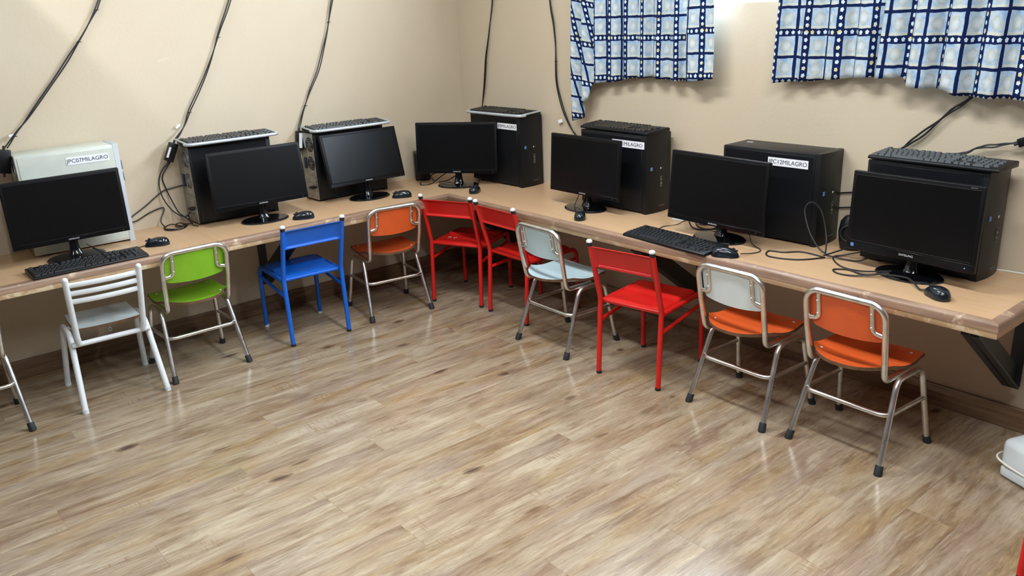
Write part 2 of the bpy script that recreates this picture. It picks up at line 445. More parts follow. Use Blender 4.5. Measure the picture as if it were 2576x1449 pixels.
bm = BM(); box(bm, (RX/2, -.008, .0445), (RX, .016, .089), .003); struct('baseboard_right', bm, M_BASE)
# window
wn = bpy.data.objects.new('window_1', None); COL.objects.link(wn); wn['kind'] = 'structure'; wn.location = (0, 0, 0)
bm = BM(); fy = .10
box(bm, ((WX0+WX1)/2, fy, WZ0+.025), (WX1-WX0, .05, .05), .004); box(bm, ((WX0+WX1)/2, fy, WZ1-.025), (WX1-WX0, .05, .05), .004)
for x in (WX0+.025, WX1-.025, (WX0+WX1)/2): box(bm, (x, fy, (WZ0+WZ1)/2), (.05, .05, WZ1-WZ0), .004)
obj('window_frame', bm, M_WHITEP, wn)
for a, b in ((WX0+.05, (WX0+WX1)/2-.025), ((WX0+WX1)/2+.025, WX1-.05)):
    bm = BM(); box(bm, ((a+b)/2, fy, (WZ0+WZ1)/2), (b-a, .005, WZ1-WZ0-.1)); obj('pane', bm, M_GLASS, wn, False)
bm = BM(); box(bm, ((WX0+WX1)/2, .035, WZ0+.004), (WX1-WX0, .07, .012), .003); obj('window_sill', bm, M_WHITEP, wn)

# ------------------------------------------------------------------ ceiling lamps (they light the room)
for i, (x, y, a) in enumerate(LAMPS):
    t = thing('ceiling_lamp', ['fluorescent ceiling lamp nearest the window', 'fluorescent ceiling lamp over the left side of the room', 'fluorescent ceiling lamp above the middle of the floor', 'fluorescent ceiling lamp at the rear of the room'][i], 'lamp', (x, y, CEIL))
    t.rotation_euler = (0, 0, math.radians(a))
    bm = BM(); box(bm, (0, 0, -.03), (1.24, .16, .055), .008); obj('housing', bm, M_WPAINT, t)
    for s in ((0,) if i == 1 else (-1, 1)):
        bm = BM(); tube(bm, [(-.59, s*.045, -.075), (.59, s*.045, -.075)], .013, 12); obj('fluorescent_tube', bm, M_TUBE, t)
    ld = bpy.data.lights.new('lamp_light', 'AREA'); ld.shape = 'RECTANGLE'; ld.size = 1.2; ld.size_y = .03 if i == 1 else .12; ld.energy = LAMP_W*(.72 if i == 1 else 1.04)
    ld.color = (.93, .97, 1.0)
    lo = bpy.data.objects.new('lamp_light', ld); COL.objects.link(lo); lo.parent = t; lo.location = (0, 0, -.10)

# unseen cupboard, added to cast the diagonal shadow on the left wall
t = thing('shade_cupboard', 'unseen white cupboard added to cast a shadow on the left wall', 'cupboard', (0, -2.99, 1.30))
bm = BM(); box(bm, (.48, 0, .467), (.94, .50, .934), .004); obj('body', bm, M_WPAINT, t)
for x in (.245, .715):
    bm = BM(); box(bm, (x, -.258, .467), (.46, .016, .90), .003); d_ = obj('door', bm, M_WPAINT, t)
    bm = BM(); tube(bm, [(x+(.18 if x < .3 else -.18), -.272, .42), (x+(.18 if x < .3 else -.18), -.272, .52)], .006, 8); obj('handle', bm, M_STEEL, d_)

# ------------------------------------------------------------------ the desk along both walls
H = .588; DA, DB, DX = .534, .524, 3.336; EW = .034
desk = thing('wall_desk', 'long L-shaped pale wood desk fixed along both walls with worn brown edging', 'desk', (0, 0, 0))
bm = BM(); prism(bm, [(.0, .0), (.0, -4.6), (DA, -4.6), (DA, -DB), (DX, -DB), (DX, .0)][::-1], H-.030, H)
bmesh.ops.recalc_face_normals(bm, faces=bm.faces)
obj('worktop', bm, M_DESK, desk, False)
def moulding(bm, p0, p1, n0, n1, prof):
    # prof: (outward, z); p0,p1 inner edge ends, n0,n1 outward mitre vectors
    A = [bm.verts.new((p0[0]+n0[0]*o, p0[1]+n0[1]*o, z)) for o, z in prof]; B = [bm.verts.new((p1[0]+n1[0]*o, p1[1]+n1[1]*o, z)) for o, z in prof]
    n = len(A)
    for i in range(n): bm.faces.new((A[i], A[(i+1) % n], B[(i+1) % n], B[i]))
    bm.faces.new(A[::-1]); bm.faces.new(B)
pu = [(0, H-.026), (0, H+.0015), (EW-.008, H+.0012), (EW-.002, H-.002), (EW, H-.008), (EW, H-.026)]
plw = [(0, H-.048), (0, H-.0265), (EW-.002, H-.0265), (EW-.002, H-.046), (EW-.004, H-.048)]
for prof, nm, m in ((pu, 'edge_moulding', M_EDGE), (plw, 'edge_strip', M_EDGE2)):
    for p0, p1, n0, n1 in (((DA, -4.6), (DA, -DB), (1, 0), (1, -1)), ((DA, -DB), (DX, -DB), (1, -1), (1, -1)), ((DX, -DB), (DX, 0), (1, -1), (1, 0))):
        bm = BM(); moulding(bm, p0, p1, n0, n1, prof); obj(nm, bm, m, desk, True, angle=50)
def bracket(p, d, label=None):
    # p: point on the wall (x,y), d: unit vector into the room
    bm = BM(); n = Vector((-d[1], d[0], 0)); D = Vector((d[0], d[1], 0)); P = Vector((p[0], p[1], 0)); U = Vector((0, 0, 1))
    def plate(pts, wdt):
        a = [bm.verts.new(P+D*u+U*z-n*wdt/2) for u, z in pts]; b = [bm.verts.new(P+D*u+U*z+n*wdt/2) for u, z in pts]
        k = len(a); bm.faces.new(a[::-1]); bm.faces.new(b)
        for i in range(k): bm.faces.new((a[i], a[(i+1) % k], b[(i+1) % k], b[i]))
    plate([(.002, .25), (.002, .17), (.03, .17), (.47, .50), (.47, .5395), (.40, .5395)], .006)
    plate([(.03, .17), (.47, .50), (.466, .506), (.026, .176)], .055)
    plate([(.002, .535), (.002, .17), (.007, .17), (.007, .535)], .045)
    plate([(.002, .5335), (.47, .5335), (.47, .5395), (.002, .5395)], .045)
    obj('bracket', bm, M_BRACKET, desk, False, label)
for p, d in (((0, -1.41), (1, 0)), ((0, -3.1), (1, 0)), ((.55, 0), (0, -1)), ((1.85, 0), (0, -1)), ((3.26, 0), (0, -1))): bracket(p, d)
# vertical timber batten under the desk in the corner
# ------------------------------------------------------------------ chairs
def sheet(bm, fn, nu, nv, th):
    """solid curved sheet: fn(u,v)->(Vector, normal) for u,v in 0..1"""
    top = [[None]*(nv+1) for _ in range(nu+1)]; bot = [[None]*(nv+1) for _ in range(nu+1)]
    for i in range(nu+1):
        for j in range(nv+1):
            p, n = fn(i/nu, j/nv)
            top[i][j] = bm.verts.new(p+n*th/2); bot[i][j] = bm.verts.new(p-n*th/2)
    for i in range(nu):
        for j in range(nv):
            bm.faces.new((top[i][j], top[i+1][j], top[i+1][j+1], top[i][j+1]))
            bm.faces.new((bot[i][j], bot[i][j+1], bot[i+1][j+1], bot[i+1][j]))
    def side(a, b, c, d):
        f = bm.faces.new((a, b, c, d)); f.material_index = 1
    for i in range(nu):
        side(top[i][0], bot[i][0], bot[i+1][0], top[i+1][0]); side(top[i][nv], top[i+1][nv], bot[i+1][nv], bot[i][nv])
    for j in range(nv):
        side(top[0][j], top[0][j+1], bot[0][j+1], bot[0][j]); side(top[nu][j], bot[nu][j], bot[nu][j+1], top[nu][j+1])
TR = .0108
def tube_chair(label, x, y, deg, seat_m, back_m, group=None):
    t = thing('school_chair', label, 'chair', (x, y, 0), deg, group)
    # back frame: inverted U whose ends hook forward under the seat
    pts = [(-.136, .03, .318), (-.138, -.122, .318), (-.143, -.150, .45), (-.144, -.176, .597), (.144, -.176, .597), (.143, -.150, .45), (.138, -.122, .318), (.136, .03, .318)]
    bm = BM(); tube(bm, fillet(pts, [0, .035, .3, .052, .052, .3, .035, 0], 8), TR, 12); obj('back_frame', bm, M_CHROME, t)
    for s in (-1, 1):
        bm = BM()
        tube(bm, fillet([(s*.1715, -.157, .03), (s*.150, -.056, .306), (s*.150, .105, .306), (s*.1715, .157, .03)], [0, .045, .045, 0], 8), TR, 12)
        lf = obj('leg_frame', bm, M_CHROME, t)
        for yy in (-.168, .168):
            k = .975
            bm = BM(); tube(bm, [(s*.1741, yy*1.0, 0), (s*.1736, yy*.985, .008), (s*.1712, yy*.937, .029), (s*.1711, yy*.930, .032)], [.0142, .0140, .0132, .0120], 14)
            obj('rubber_foot', bm, M_RUBBER, lf)
    bm = BM(); tube(bm, fillet([(-.161, .125, .188), (-.158, -.118, .194), (.158, -.118, .194), (.161, .125, .188)], .04, 8), .0085, 10); obj('stretcher', bm, M_CHROME, t)
    # seat: plywood with rounded rear edge and a shallow dip
    def seat(u, v):
        a = (u*2-1)
        yb = -.180 + .092*abs(a)**2.5          # rear bow
        yf = .128 - .012*abs(a)**4
        yy = yb + (yf-yb)*v
        xx = a*(.150 + .008*math.sin(v*PI))
        zz = .346 + .008*a*a - .010*math.sin(min(1, v*1.15)*PI) + .010*(1-v)**3 - .016*max(0, v-.8)
        return Vector((xx, yy, zz)), Vector((0, 0, 1))
    bm = BM(); sheet(bm, seat, 24, 12, .012); so = obj('seat', bm, [seat_m, M_PLY], t, angle=50)
    for sx, sy in ((-.118, -.088), (.118, -.088), (-.118, .085), (.118, .085)):
        best = min(((seat((sx/.154+1)/2, k/40)[0]) for k in range(41)), key=lambda q: abs(q.y-sy))
        bm = BM(); lathe(bm, [(0, .0028), (.004, .0022), (.0058, 0)], 10, c=(best.x, best.y, best.z+.0060)); obj('rivet', bm, M_RIVET, so)
    # back panel: curved sheet, lower edge bowed downwards, rounded corners
    W_, ZT, ZB = .1335, .588, .462
    def back(u, v):
        a = u*2-1
        cr = .018
        edge = max(0.0, abs(a)*W_-(W_-cr))/cr
        dz = cr*(1-math.sqrt(max(0, 1-edge*edge)))
        zb = ZB - .012*(1-a*a) + dz; zt = ZT - dz*.6
        z = zb + (zt-zb)*v
        yy = -.134 - .026*(z-.45)/.14 - .014*(1-a*a)
        return Vector((a*W_, yy, z)), Vector((0, 1, .15)).normalized()
    bm = BM(); sheet(bm, back, 30, 8, .008); bo = obj('back_panel', bm, [back_m, M_PLY], t, angle=50)
    for s in (-1, 1):
        bm = BM()
        tube(bm, fillet([(s*.096, -.174, .592), (s*.098, -.157, .492), (s*.142, -.154, .484)], .022, 6), .0085, 10, flat=(1.0, .6))
        br = obj('back_bracket', bm, M_CHROME, t)
        for z in (.560, .512):
            bm = BM(); bmesh.ops.create_icosphere(bm, subdivisions=1, radius=.0032, matrix=Matrix.Translation((s*.0975, -.174-.028*(.575-z)/.10*-.55-.0035, z))); obj('rivet', bm, M_RIVET, br)
    return t
CHG = None
tube_chair('chrome chair with orange seat and orange back, nearest to the desk end on the right', 2.935, -.476, -1.9, M_ORANGE, M_ORANGE)
tube_chair('chrome chair with a white back and an orange seat', 2.490, -.495, -1.1, M_ORANGE, M_PWHITE)
tube_chair('chrome chair with pale blue seat and pale blue back', 1.482, -.547, -.9, M_PBLUE, M_PBLUE)
tube_chair('small chrome chair with orange seat and back between the blue chair and the red chairs', .442, -.904, 81.7, M_ORANGE, M_ORANGE)
tube_chair('chrome chair with lime green seat and lime green back', .433, -1.962, 89.8, M_GREENL, M_GREENL)
tube_chair('chrome chair cut off by the left edge of the photo, only its legs showing', .458, -2.893, 88.5, M_PWHITE, M_PWHITE)

def painted_chair(name, label, x, y, deg, m, white_feet=False, wear=False, group=None):
    t = thing(name, label, 'chair', (x, y, 0), deg, group)
    r = .0112
    for s in (-1, 1):
        bm = BM(); tube(bm, fillet([(s*.151, -.181, .012), (s*.151, -.164, .345), (s*.151, -.241, .612)], .10, 6), r, 12)
        po_ = obj('back_post', bm, m, t)
        bm = BM(); tube(bm, [(s*.151, -.2370, .598), (s*.151, -.2415, .6125)], .0117, 12); obj('collar', bm, M_RUBBER, po_)
        bm = BM(); lathe(bm, [(.0125, 0), (.0135, .004), (.0115, .010), (.006, .0135), (0, .0145)], 14, c=(s*.151, -.2418, .6120)); obj('end_cap', bm, M_WHITEP, po_)
        bm = BM(); tube(bm, fillet([(s*.150, -.150, .330), (s*.150, .174, .334), (s*.151, .181, .012)], .036, 8), r, 12)
        lg = obj('front_leg', bm, m, t)
        for yy, par in ((-.181, po_), (.181, lg)):
            bm = BM(); tube(bm, [(s*.150, yy, 0), (s*.150, yy, .013)], .0118, 12); obj('foot_cap', bm, M_WHITEP if (white_feet and yy > 0) else M_RUBBER, par)
        bm = BM(); tube(bm, [(s*.150, -.168, .248), (s*.150, .176, .282)], .0085, 10); obj('side_stretcher', bm, m, t)
    # pressed sheet back with turned lips top and bottom
    bm = BM()
    yt, yb = -.2330, -.2050
    prof = [(0.020, -.002), (.0205, .004), (.004, .0065), (-.001, .001), (0, -.004), (0, -.006)]
    def bk(u, v):
        z = .500+.095*v; yy = yb+(yt-yb)*v + .004
        e = .012*(math.exp(-((v-.98)/.07)**2)+math.exp(-((v-.03)/.07)**2))
        if abs(u-.5) > .465: e = .012
        return Vector(((u*2-1)*.142, yy-e, z)), Vector((0, 1, .25)).normalized()
    sheet(bm, bk, 24, 20, .004); obj('back_panel', bm, m, t, angle=60)
    # sheet seat with a pressed crease
    def st(u, v):
        a = u*2-1
        yy = -.152+(.150+.152)*v
        z = .349 - .006*math.sin(min(v, .62)/.62*PI) + .0110*math.exp(-((v-.52)/.040)**2) + .005*max(0, v-.5) - .014*max(0, v-.93)/.07
        z -= .008*max(0, abs(a)-.94)/.06
        z -= .010*max(0, .05-v)/.05
        return Vector((a*.141*(1-.06*max(0, v-.9)/.1), yy, z)), Vector((0, 0, 1))
    bm = BM(); sheet(bm, st, 24, 30, .004); so = obj('seat', bm, m, t, angle=60)
    bm = BM()
    tube(bm, [(-.148, -.150, .334), (.148, -.150, .334)], .009, 10); obj('seat_rail', bm, m, t)
    bm = BM(); tube(bm, [(-.148, .10, .334), (.148, .10, .334)], .008, 10); obj('seat_rail', bm, m, t)
    if wear:
        for dx, dy, wd in ((-.085, -.075, .020), (-.055, -.078, .010), (-.047, -.070, .006)):
            bm = BM(); box(bm, (dx, dy, .3490), (wd, .006, .0008)); obj('paint_scratch', bm, M_WHITEP, so, False)
    return t
painted_chair('painted_chair', 'bright blue painted metal chair with white post caps', .405, -1.387, 86.2, M_BLUE, True)
painted_chair('painted_chair', 'red metal chair at the inner desk corner with white scratches on its seat', .602, -.447, 23.6, M_RED, wear=True)
painted_chair('painted_chair', 'red metal chair squeezed between the corner red chair and the pale blue chair', 1.050, -.378, -.7, M_RED)
painted_chair('painted_chair', 'red metal chair standing between the pale blue chair and the white-backed chair', 1.982, -.513, 9.0, M_RED)
painted_chair('painted_chair', 'red metal chair in the bottom right corner of the photo, only a leg edge showing', 3.80, -.715, -8, M_RED)

def slat_chair():
    t = thing('slatted_chair', 'white painted metal chair with a three-slat back', 'chair', (.443, -2.344, 0), 87.2)
    for s in (-1, 1):
        bm = BM(); tube(bm, fillet([(s*.168, -.187, .012), (s*.150, -.080, .315), (s*.150, .09, .315), (s*.168, .187, .012)], .045, 8), .0125, 12); lf = obj('leg_frame', bm, M_WPAINT, t)
        for yy in (-.187, .187):
            bm = BM(); tube(bm, [(s*.168, yy, 0), (s*.168, yy, .014)], .0132, 12); obj('foot_cap', bm, M_WHITEP, lf)
        bm = BM(); tube(bm, fillet([(s*.128, -.122, .285), (s*.132, -.135, .318), (s*.140, -.205, .586)], .05, 5), .0125, 12)
        bmesh.ops.create_icosphere(bm, subdivisions=2, radius=.0124, matrix=Matrix.Translation((s*.140, -.205, .586)))
        obj('back_post', bm, M_WPAINT, t)
    for z in (.560, .523, .486):
        f = (z-.318)/.268; yy = -.135-.07*f
        bm = BM(); pts = [(-.139, yy, z), (-.07, yy-.010, z), (0, yy-.013, z), (.07, yy-.010, z), (.139, yy, z)]
        sp = spline(pts, 4); 
        for a, b in zip(sp[:-1], sp[1:]):
            pass
        tube(bm, sp, .0112, 10, flat=(.45, 1.0)); obj('slat', bm, M_WPAINT, t)
    bm = BM(); tube(bm, [(-.155, -.114, .280), (.155, -.114, .280)], .0115, 12); obj('crossbar', bm, M_WPAINT, t)
    bm = BM(); tube(bm, [(-.150, .06, .304), (.150, .06, .304)], .009, 12); obj('crossbar', bm, M_WPAINT, t)
    def st(u, v):
        a = u*2-1
        yb, yf = -.118+.012*abs(a)**5, .135-.012*abs(a)**5
        return Vector((a*(.128+.004*math.sin(v*PI)), yb+(yf-yb)*v, .3385-.004*math.sin(v*PI)+.002*a*a)), Vector((0, 0, 1))
    bm = BM(); sheet(bm, st, 14, 10, .012); obj('seat', bm, [M_SEATW, M_PLY], t, angle=50)
    bm = BM(); tube(bm, [(0+.007*math.cos(k*PI/8), -.121, .316+.007*math.sin(k*PI/8)) for k in range(16)], .0018, 6, closed=True)
    box(bm, (0, -.117, .327), (.004, .004, .01)); obj('eye_bolt', bm, M_STEEL, t)
slat_chair()

# ------------------------------------------------------------------ monitors
def monitor(label, bx, by, deg, tilt, dx=0, dy=0, zb=.075, w_=.468, h_=.274, chin=.020, roll=0.0, strip=False, big=False, cable=True):
    """base centre at (bx,by); screen lower edge centre offset (dx,dy) in local"""
    t = thing('monitor', label, 'monitor', (bx, by, H), deg)
    # base: glossy oval foot
    bm = BM(); lathe(bm, [(0, 0), (.114, 0), (.118, .002), (.118, .006), (.113, .0095), (.05, .013), (0, .014)], 48, 1.0, .72 if not big else .70, (0, .0, 0)); obj('base', bm, M_GLOSS, t, angle=30)
    bm = BM(); lathe(bm, [(.1182, .0010), (.1195, .0020), (.1192, .0035), (.1175, .0040)], 48, 1.0, .72 if not big else .70); obj('base_rim', bm, simple_clear, t)
    # neck: flared stem
    bm = BM()
    rings = []
    for z, wx, wy, yy in ((.010, .030, .022, .012), (.025, .024, .016, .014), (.05, .019, .012, .016), (.10, .018, .011, .020), (.155, .020, .012, .024)):
        rings.append([bm.verts.new((wx*math.copysign(abs(math.cos(a))**.6, math.cos(a)), yy+wy*math.copysign(abs(math.sin(a))**.6, math.sin(a)), z)) for a in [2*PI*k/20 for k in range(20)]])
    for a, b in zip(rings[:-1], rings[1:]):
        for k in range(20): bm.faces.new((a[k], a[(k+1) % 20], b[(k+1) % 20], b[k]))
    bm.faces.new(rings[0][::-1]); bm.faces.new(rings[-1]); obj('neck', bm, M_GLOSS, t)
    tm = Matrix.Translation((dx, dy, zb)) @ Matrix.Rotation(math.radians(roll), 4, 'Y') @ Matrix.Rotation(-math.radians(tilt), 4, 'X')
    bz = .014; bot = chin
    # bezel: rounded frame
    bm = BM(); box(bm, (0, .010, h_/2), (w_, .020, h_), .004, 3)
    bmesh.ops.transform(bm, matrix=tm, verts=bm.verts); be = obj('bezel', bm, M_BEZEL, t)
    bm = BM(); box(bm, (0, .0005, bot+(h_-bot-bz)/2), (w_-2*bz, .0016, h_-bot-bz), .0005, 1)
    bmesh.ops.transform(bm, matrix=tm, verts=bm.verts); obj('screen', bm, M_SCREEN, t, False)
    # thin raised lips round the glass
    bm = BM(); zt = h_-bz; x0 = w_/2-bz
    for a, b in (((-x0, bot), (x0, bot)), ((-x0, zt), (x0, zt)), ((-x0, bot), (-x0, zt)), ((x0, bot), (x0, zt))):
        tube(bm, [(a[0], .0002, a[1]), (b[0], .0002, b[1])], .0010, 6)
    bmesh.ops.transform(bm, matrix=tm, verts=bm.verts); obj('screen_lip', bm, M_BEZEL, be)
    # glossy chin strip
    bm = BM(); box(bm, (0, -.0004, bot*.46), (w_-.006, .002, bot*.80), .0008, 1)
    bmesh.ops.transform(bm, matrix=tm, verts=bm.verts); obj('chin_strip', bm, M_CHIN, be)
    # rear housing
    bm = BM(); box(bm, (0, .030, h_*.5), (w_*.80, .030, h_*.72), .012, 3); box(bm, (0, .045, h_*.30), (w_*.40, .016, h_*.40), .006, 2)
    bmesh.ops.transform(bm, matrix=tm, verts=bm.verts); obj('rear_housing', bm, M_BLACK, t)
    text('maker_name', 'SAMSUNG', .0088 if not big else .0105, M_LOGO, be, tm @ Matrix.Translation((0, -.0016, bot*.50)) @ RX90, xs=1.1, bold=0.0)
    bm = BM(); box(bm, (w_*.5-.030, -.0015, bot*.45), (.003, .001, .003)); bmesh.ops.transform(bm, matrix=tm, verts=bm.verts); obj('power_light', bm, M_LED if big else M_LOGOD, be, False)
    if big:
        bm = BM(); box(bm, (-w_*.5+.026, -.0016, bot*.55), (.012, .0008, .013)); bmesh.ops.transform(bm, matrix=tm, verts=bm.verts); obj('sticker', bm, M_BLUEST, be, False, 'small blue and white sticker')
        bm = BM()
        for k in range(5): box(bm, (w_*.5-.046+k*.0045, -.0012, h_-.0075), (.0030, .0006, .0035))
        bmesh.ops.transform(bm, matrix=tm, verts=bm.verts); obj('printed_mark', bm, M_LOGOD, be, False)
    return t
_s = NT('smoky_clear_rim'); _s.set(Base_Color=srgb('#23282c'), Roughness=.15); simple_clear = _s.m
monitor('black monitor in front of the cream computer case on the far left', .305, -2.364, 90.5, 2.0, 0, -.010, .076, .470, .284)
monitor('black monitor between the first two black computers on the left desk, dull dark screen', .310, -1.493, 87.5, 8.6, 0, -.010, .080, .476, .282)
monitor('black monitor with a bluish sheen of window light on its tilted screen', .266, -.864, 91.4, 15.5, .002, -.008, .088, .472, .281, roll=.6)
monitor('black monitor turned diagonally across the desk corner', .402, -.360, 37.5, 5.0, 0, -.012, .073, .476, .286)
monitor('black monitor left of the tower labelled 1MILAGRO, behind the pale blue chair', 1.364, -.294, -.3, 3.3, 0, -.020, .070, .468, .285)
monitor('black monitor standing behind the loose keyboard on the right desk', 2.181, -.318, -.2, 4.2, 0, -.050, .064, .480, .291, roll=.6)
monitor('large black glossy-chinned monitor on the far right with a small blue sticker', 2.963, -.277, -4.6, 3.2, 0, -.034, .063, .468, .289, chin=.036, roll=-.6, big=True)

# ------------------------------------------------------------------ computer towers
def tower(label, x0, x1, side, wd, hh, deg, sidelabel=None, loc=None, kind='black', rear=False, lx=None, lz=None, lw=.14, topbadge=False, lxs=1.04):
    """long axis local X, front at +X, visible side at -Y. loc = centre on the desk"""
    L = x1
    t = thing('computer_tower', label, 'computer', loc, deg)
    case = M_CASE if kind == 'black' else M_CREAM; bez = M_BLACK if kind == 'black' else M_BEZG
    fb = .032
    bm = BM(); box(bm, (-fb/2, 0, hh/2+.004), (L-fb, wd, hh-.008), .003, 2); co = obj('case', bm, case, t)
    # slightly proud side panel with a folded rear lip
    bm = BM(); box(bm, (-fb/2+.004, -wd/2-.0015, hh/2+.002), (L-fb-.012, .003, hh-.028), .0012, 1)
    obj('side_panel', bm, case, t)
    # front bezel, bowed in plan
    out = []
    xf = L/2-fb
    out.append((xf, wd/2)); out.append((xf, -wd/2))
    for k in range(9):
        a = k/8; out.append((xf+fb*(.70+.30*math.sin(a*PI)) , -wd/2+wd*a))
    bm = BM(); prism(bm, [(p[0], p[1]) for p in out], .0, hh+.002, .003); fbz = obj('front_bezel', bm, bez, t, angle=35)
    for sy in (-1, 1):
        for sx in (-1, 1):
            bm = BM(); lathe(bm, [(0, 0), (.012, 0), (.011, .006), (0, .006)], 10, c=(sx*L*.36, sy*wd*.36, 0)); obj('foot', bm, M_RUBBER, co)
    def fx(y): return xf+fb*(.70+.30*math.sin((y+wd/2)/wd*PI))
    if kind == 'black':
        def plate(nm, y, z, sy_, sz, m, lab=None):
            bm = BM(); box(bm, (fx(y)+.0008, y, z), (.0024, sy_, sz), .0004, 1); return obj(nm, bm, m, fbz, False, lab)
        plate('sticker', -wd*.32, hh*.575, .014, .016, M_BLUEST, 'small blue sticker')
        plate('button', .005, hh*.57, .006, .008, M_LOGO); plate('button', .018, hh*.572, .004, .004, M_LOGOD)
        plate('port_panel', .008, hh*.40, .011, .050, M_STEEL, 'silver port strip')
        for k in range(3):
            bm = BM(); box(bm, (fx(.008)+.0022, .008, hh*.40-.018+.018*k), (.001, .005, .010)); obj('port', bm, M_HOLE, fbz, False)
        bm = BM()
        for k in range(9): box(bm, (fx(.02)+.001, -.002+k*.0045, hh*.085), (.0012, .0032, .0045))
        obj('printed_name', bm, M_LOGOD, fbz, False)
    else:
        bm = BM(); box(bm, (fx(.0)+.0004, 0, hh*.78), (.002, wd*.75, .042), .001, 1); box(bm, (fx(0)+.0004, 0, hh*.66), (.002, wd*.75, .042), .001, 1); obj('drive_cover', bm, M_BEZG, fbz)
        bm = BM(); box(bm, (fx(0)+.001, .01, hh*.45), (.004, .02, .02), .003, 2); obj('button', bm, M_BEZG, fbz)
    # rear
    if True:
        xr = -L/2
        bm = BM(); box(bm, (xr-.001, 0, hh/2+.003), (.003, wd-.006, hh-.014)); rp = obj('rear_panel', bm, M_STEEL, t, False)
        # power supply grille with round holes
        for cy_, cz_, rr in ((-.03, hh*.83, .040), (-.03, hh*.56, .038)):
            bm = BM()
            for r2 in (rr, rr*.75, rr*.5, rr*.25):
                tube(bm, [(xr-.0035, cy_+r2*math.cos(a), cz_+r2*math.sin(a)) for a in [2*PI*k/24 for k in range(24)]], .0014, 6, closed=True)
            for a in range(4):
                aa = a*PI/4; tube(bm, [(xr-.0035, cy_+rr*math.cos(aa), cz_+rr*math.sin(aa)), (xr-.0035, cy_-rr*math.cos(aa), cz_-rr*math.sin(aa))], .0014, 6)
            obj('fan_grille', bm, M_STEEL, rp)
            bm = BM(); bmesh.ops.create_circle(bm, cap_ends=True, radius=rr, segments=24, matrix=Matrix.Translation((xr-.0028, cy_, cz_)) @ Matrix.Rotation(PI/2, 4, 'Y')); obj('fan_opening', bm, M_HOLE, rp, False)
        for k in range(5):
            bm = BM(); box(bm, (xr-.003, -.015, hh*.36-.021*k), (.004, wd*.62, .013), .001, 1); obj('slot_cover', bm, M_STEEL, rp, False)
        bm = BM(); box(bm, (xr-.005, .035, hh*.55), (.008, .022, .06), .002, 1); obj('port_block', bm, M_DBLUE, rp)
        bm = BM(); box(bm, (xr-.012, -.03, hh*.205), (.028, .040, .012), .003, 2); obj('plug', bm, M_BLACK, rp)
    if sidelabel:
        bm = BM(); box(bm, (lx, -wd/2-.0042, lz), (lw, .0010, .033)); lb = obj('label', bm, M_LABEL, t, False, 'white paper label with printed name')
        text('label_text', sidelabel, .0240, M_INK, lb, Matrix.Translation((lx, -wd/2-.0049, lz-.0005)) @ RX90, xs=lxs, bold=0.0, depth=.0002)
    if topbadge:
        bm = BM(); box(bm, (-L/2+.05, .03, hh+.0004), (.03, .012, .0008)); obj('badge', bm, M_LOGO, t, False)
    return t
# left wall (front towards the corner): deg 90
tower('cream and light grey computer case labelled JPC07MILAGRO', 0, .425, None, .175, .447, 88.2, 'JPC07MILAGRO', (.100, -2.285, H), 'cream', lx=.069, lz=.398, lw=.175)
tower('black computer tower beside the cream one, steel rear facing left, keyboard on top', 0, .425, None, .158, .388, 90, None, (.084, -1.555, H))
tower('black computer tower second from the corner on the left wall, behind the window-lit monitor', 0, .437, None, .150, .369, 90, None, (.080, -.889, H))
# right wall (front facing right): deg 0
tower('black computer tower nearest the room corner, labelled 10MILAGRO', 0, .432, None, .165, .386, 2.0, 'JPC10MILAGRO', (.537, -.098, H), lx=.083, lz=.333, lw=.200, lxs=1.17)
tower('black computer tower labelled 1MILAGRO with a plain black keyboard on top', 0, .432, None, .175, .371, 0.5, 'JPC11MILAGRO', (1.466, -.115, H), lx=.0975, lz=.325, lw=.200, lxs=1.10)
tower('black computer tower labelled JPC12MILAGRO with nothing on top', 0, .452, None, .173, .370, 1.5, 'JPC12MILAGRO', (2.317, -.096, H), lx=.078, lz=.325, lw=.178, topbadge=True)
tower('black computer tower at the far right, behind the large monitor', 0, .432, None, .165, .378, -.5, None, (2.950, -.112, H))

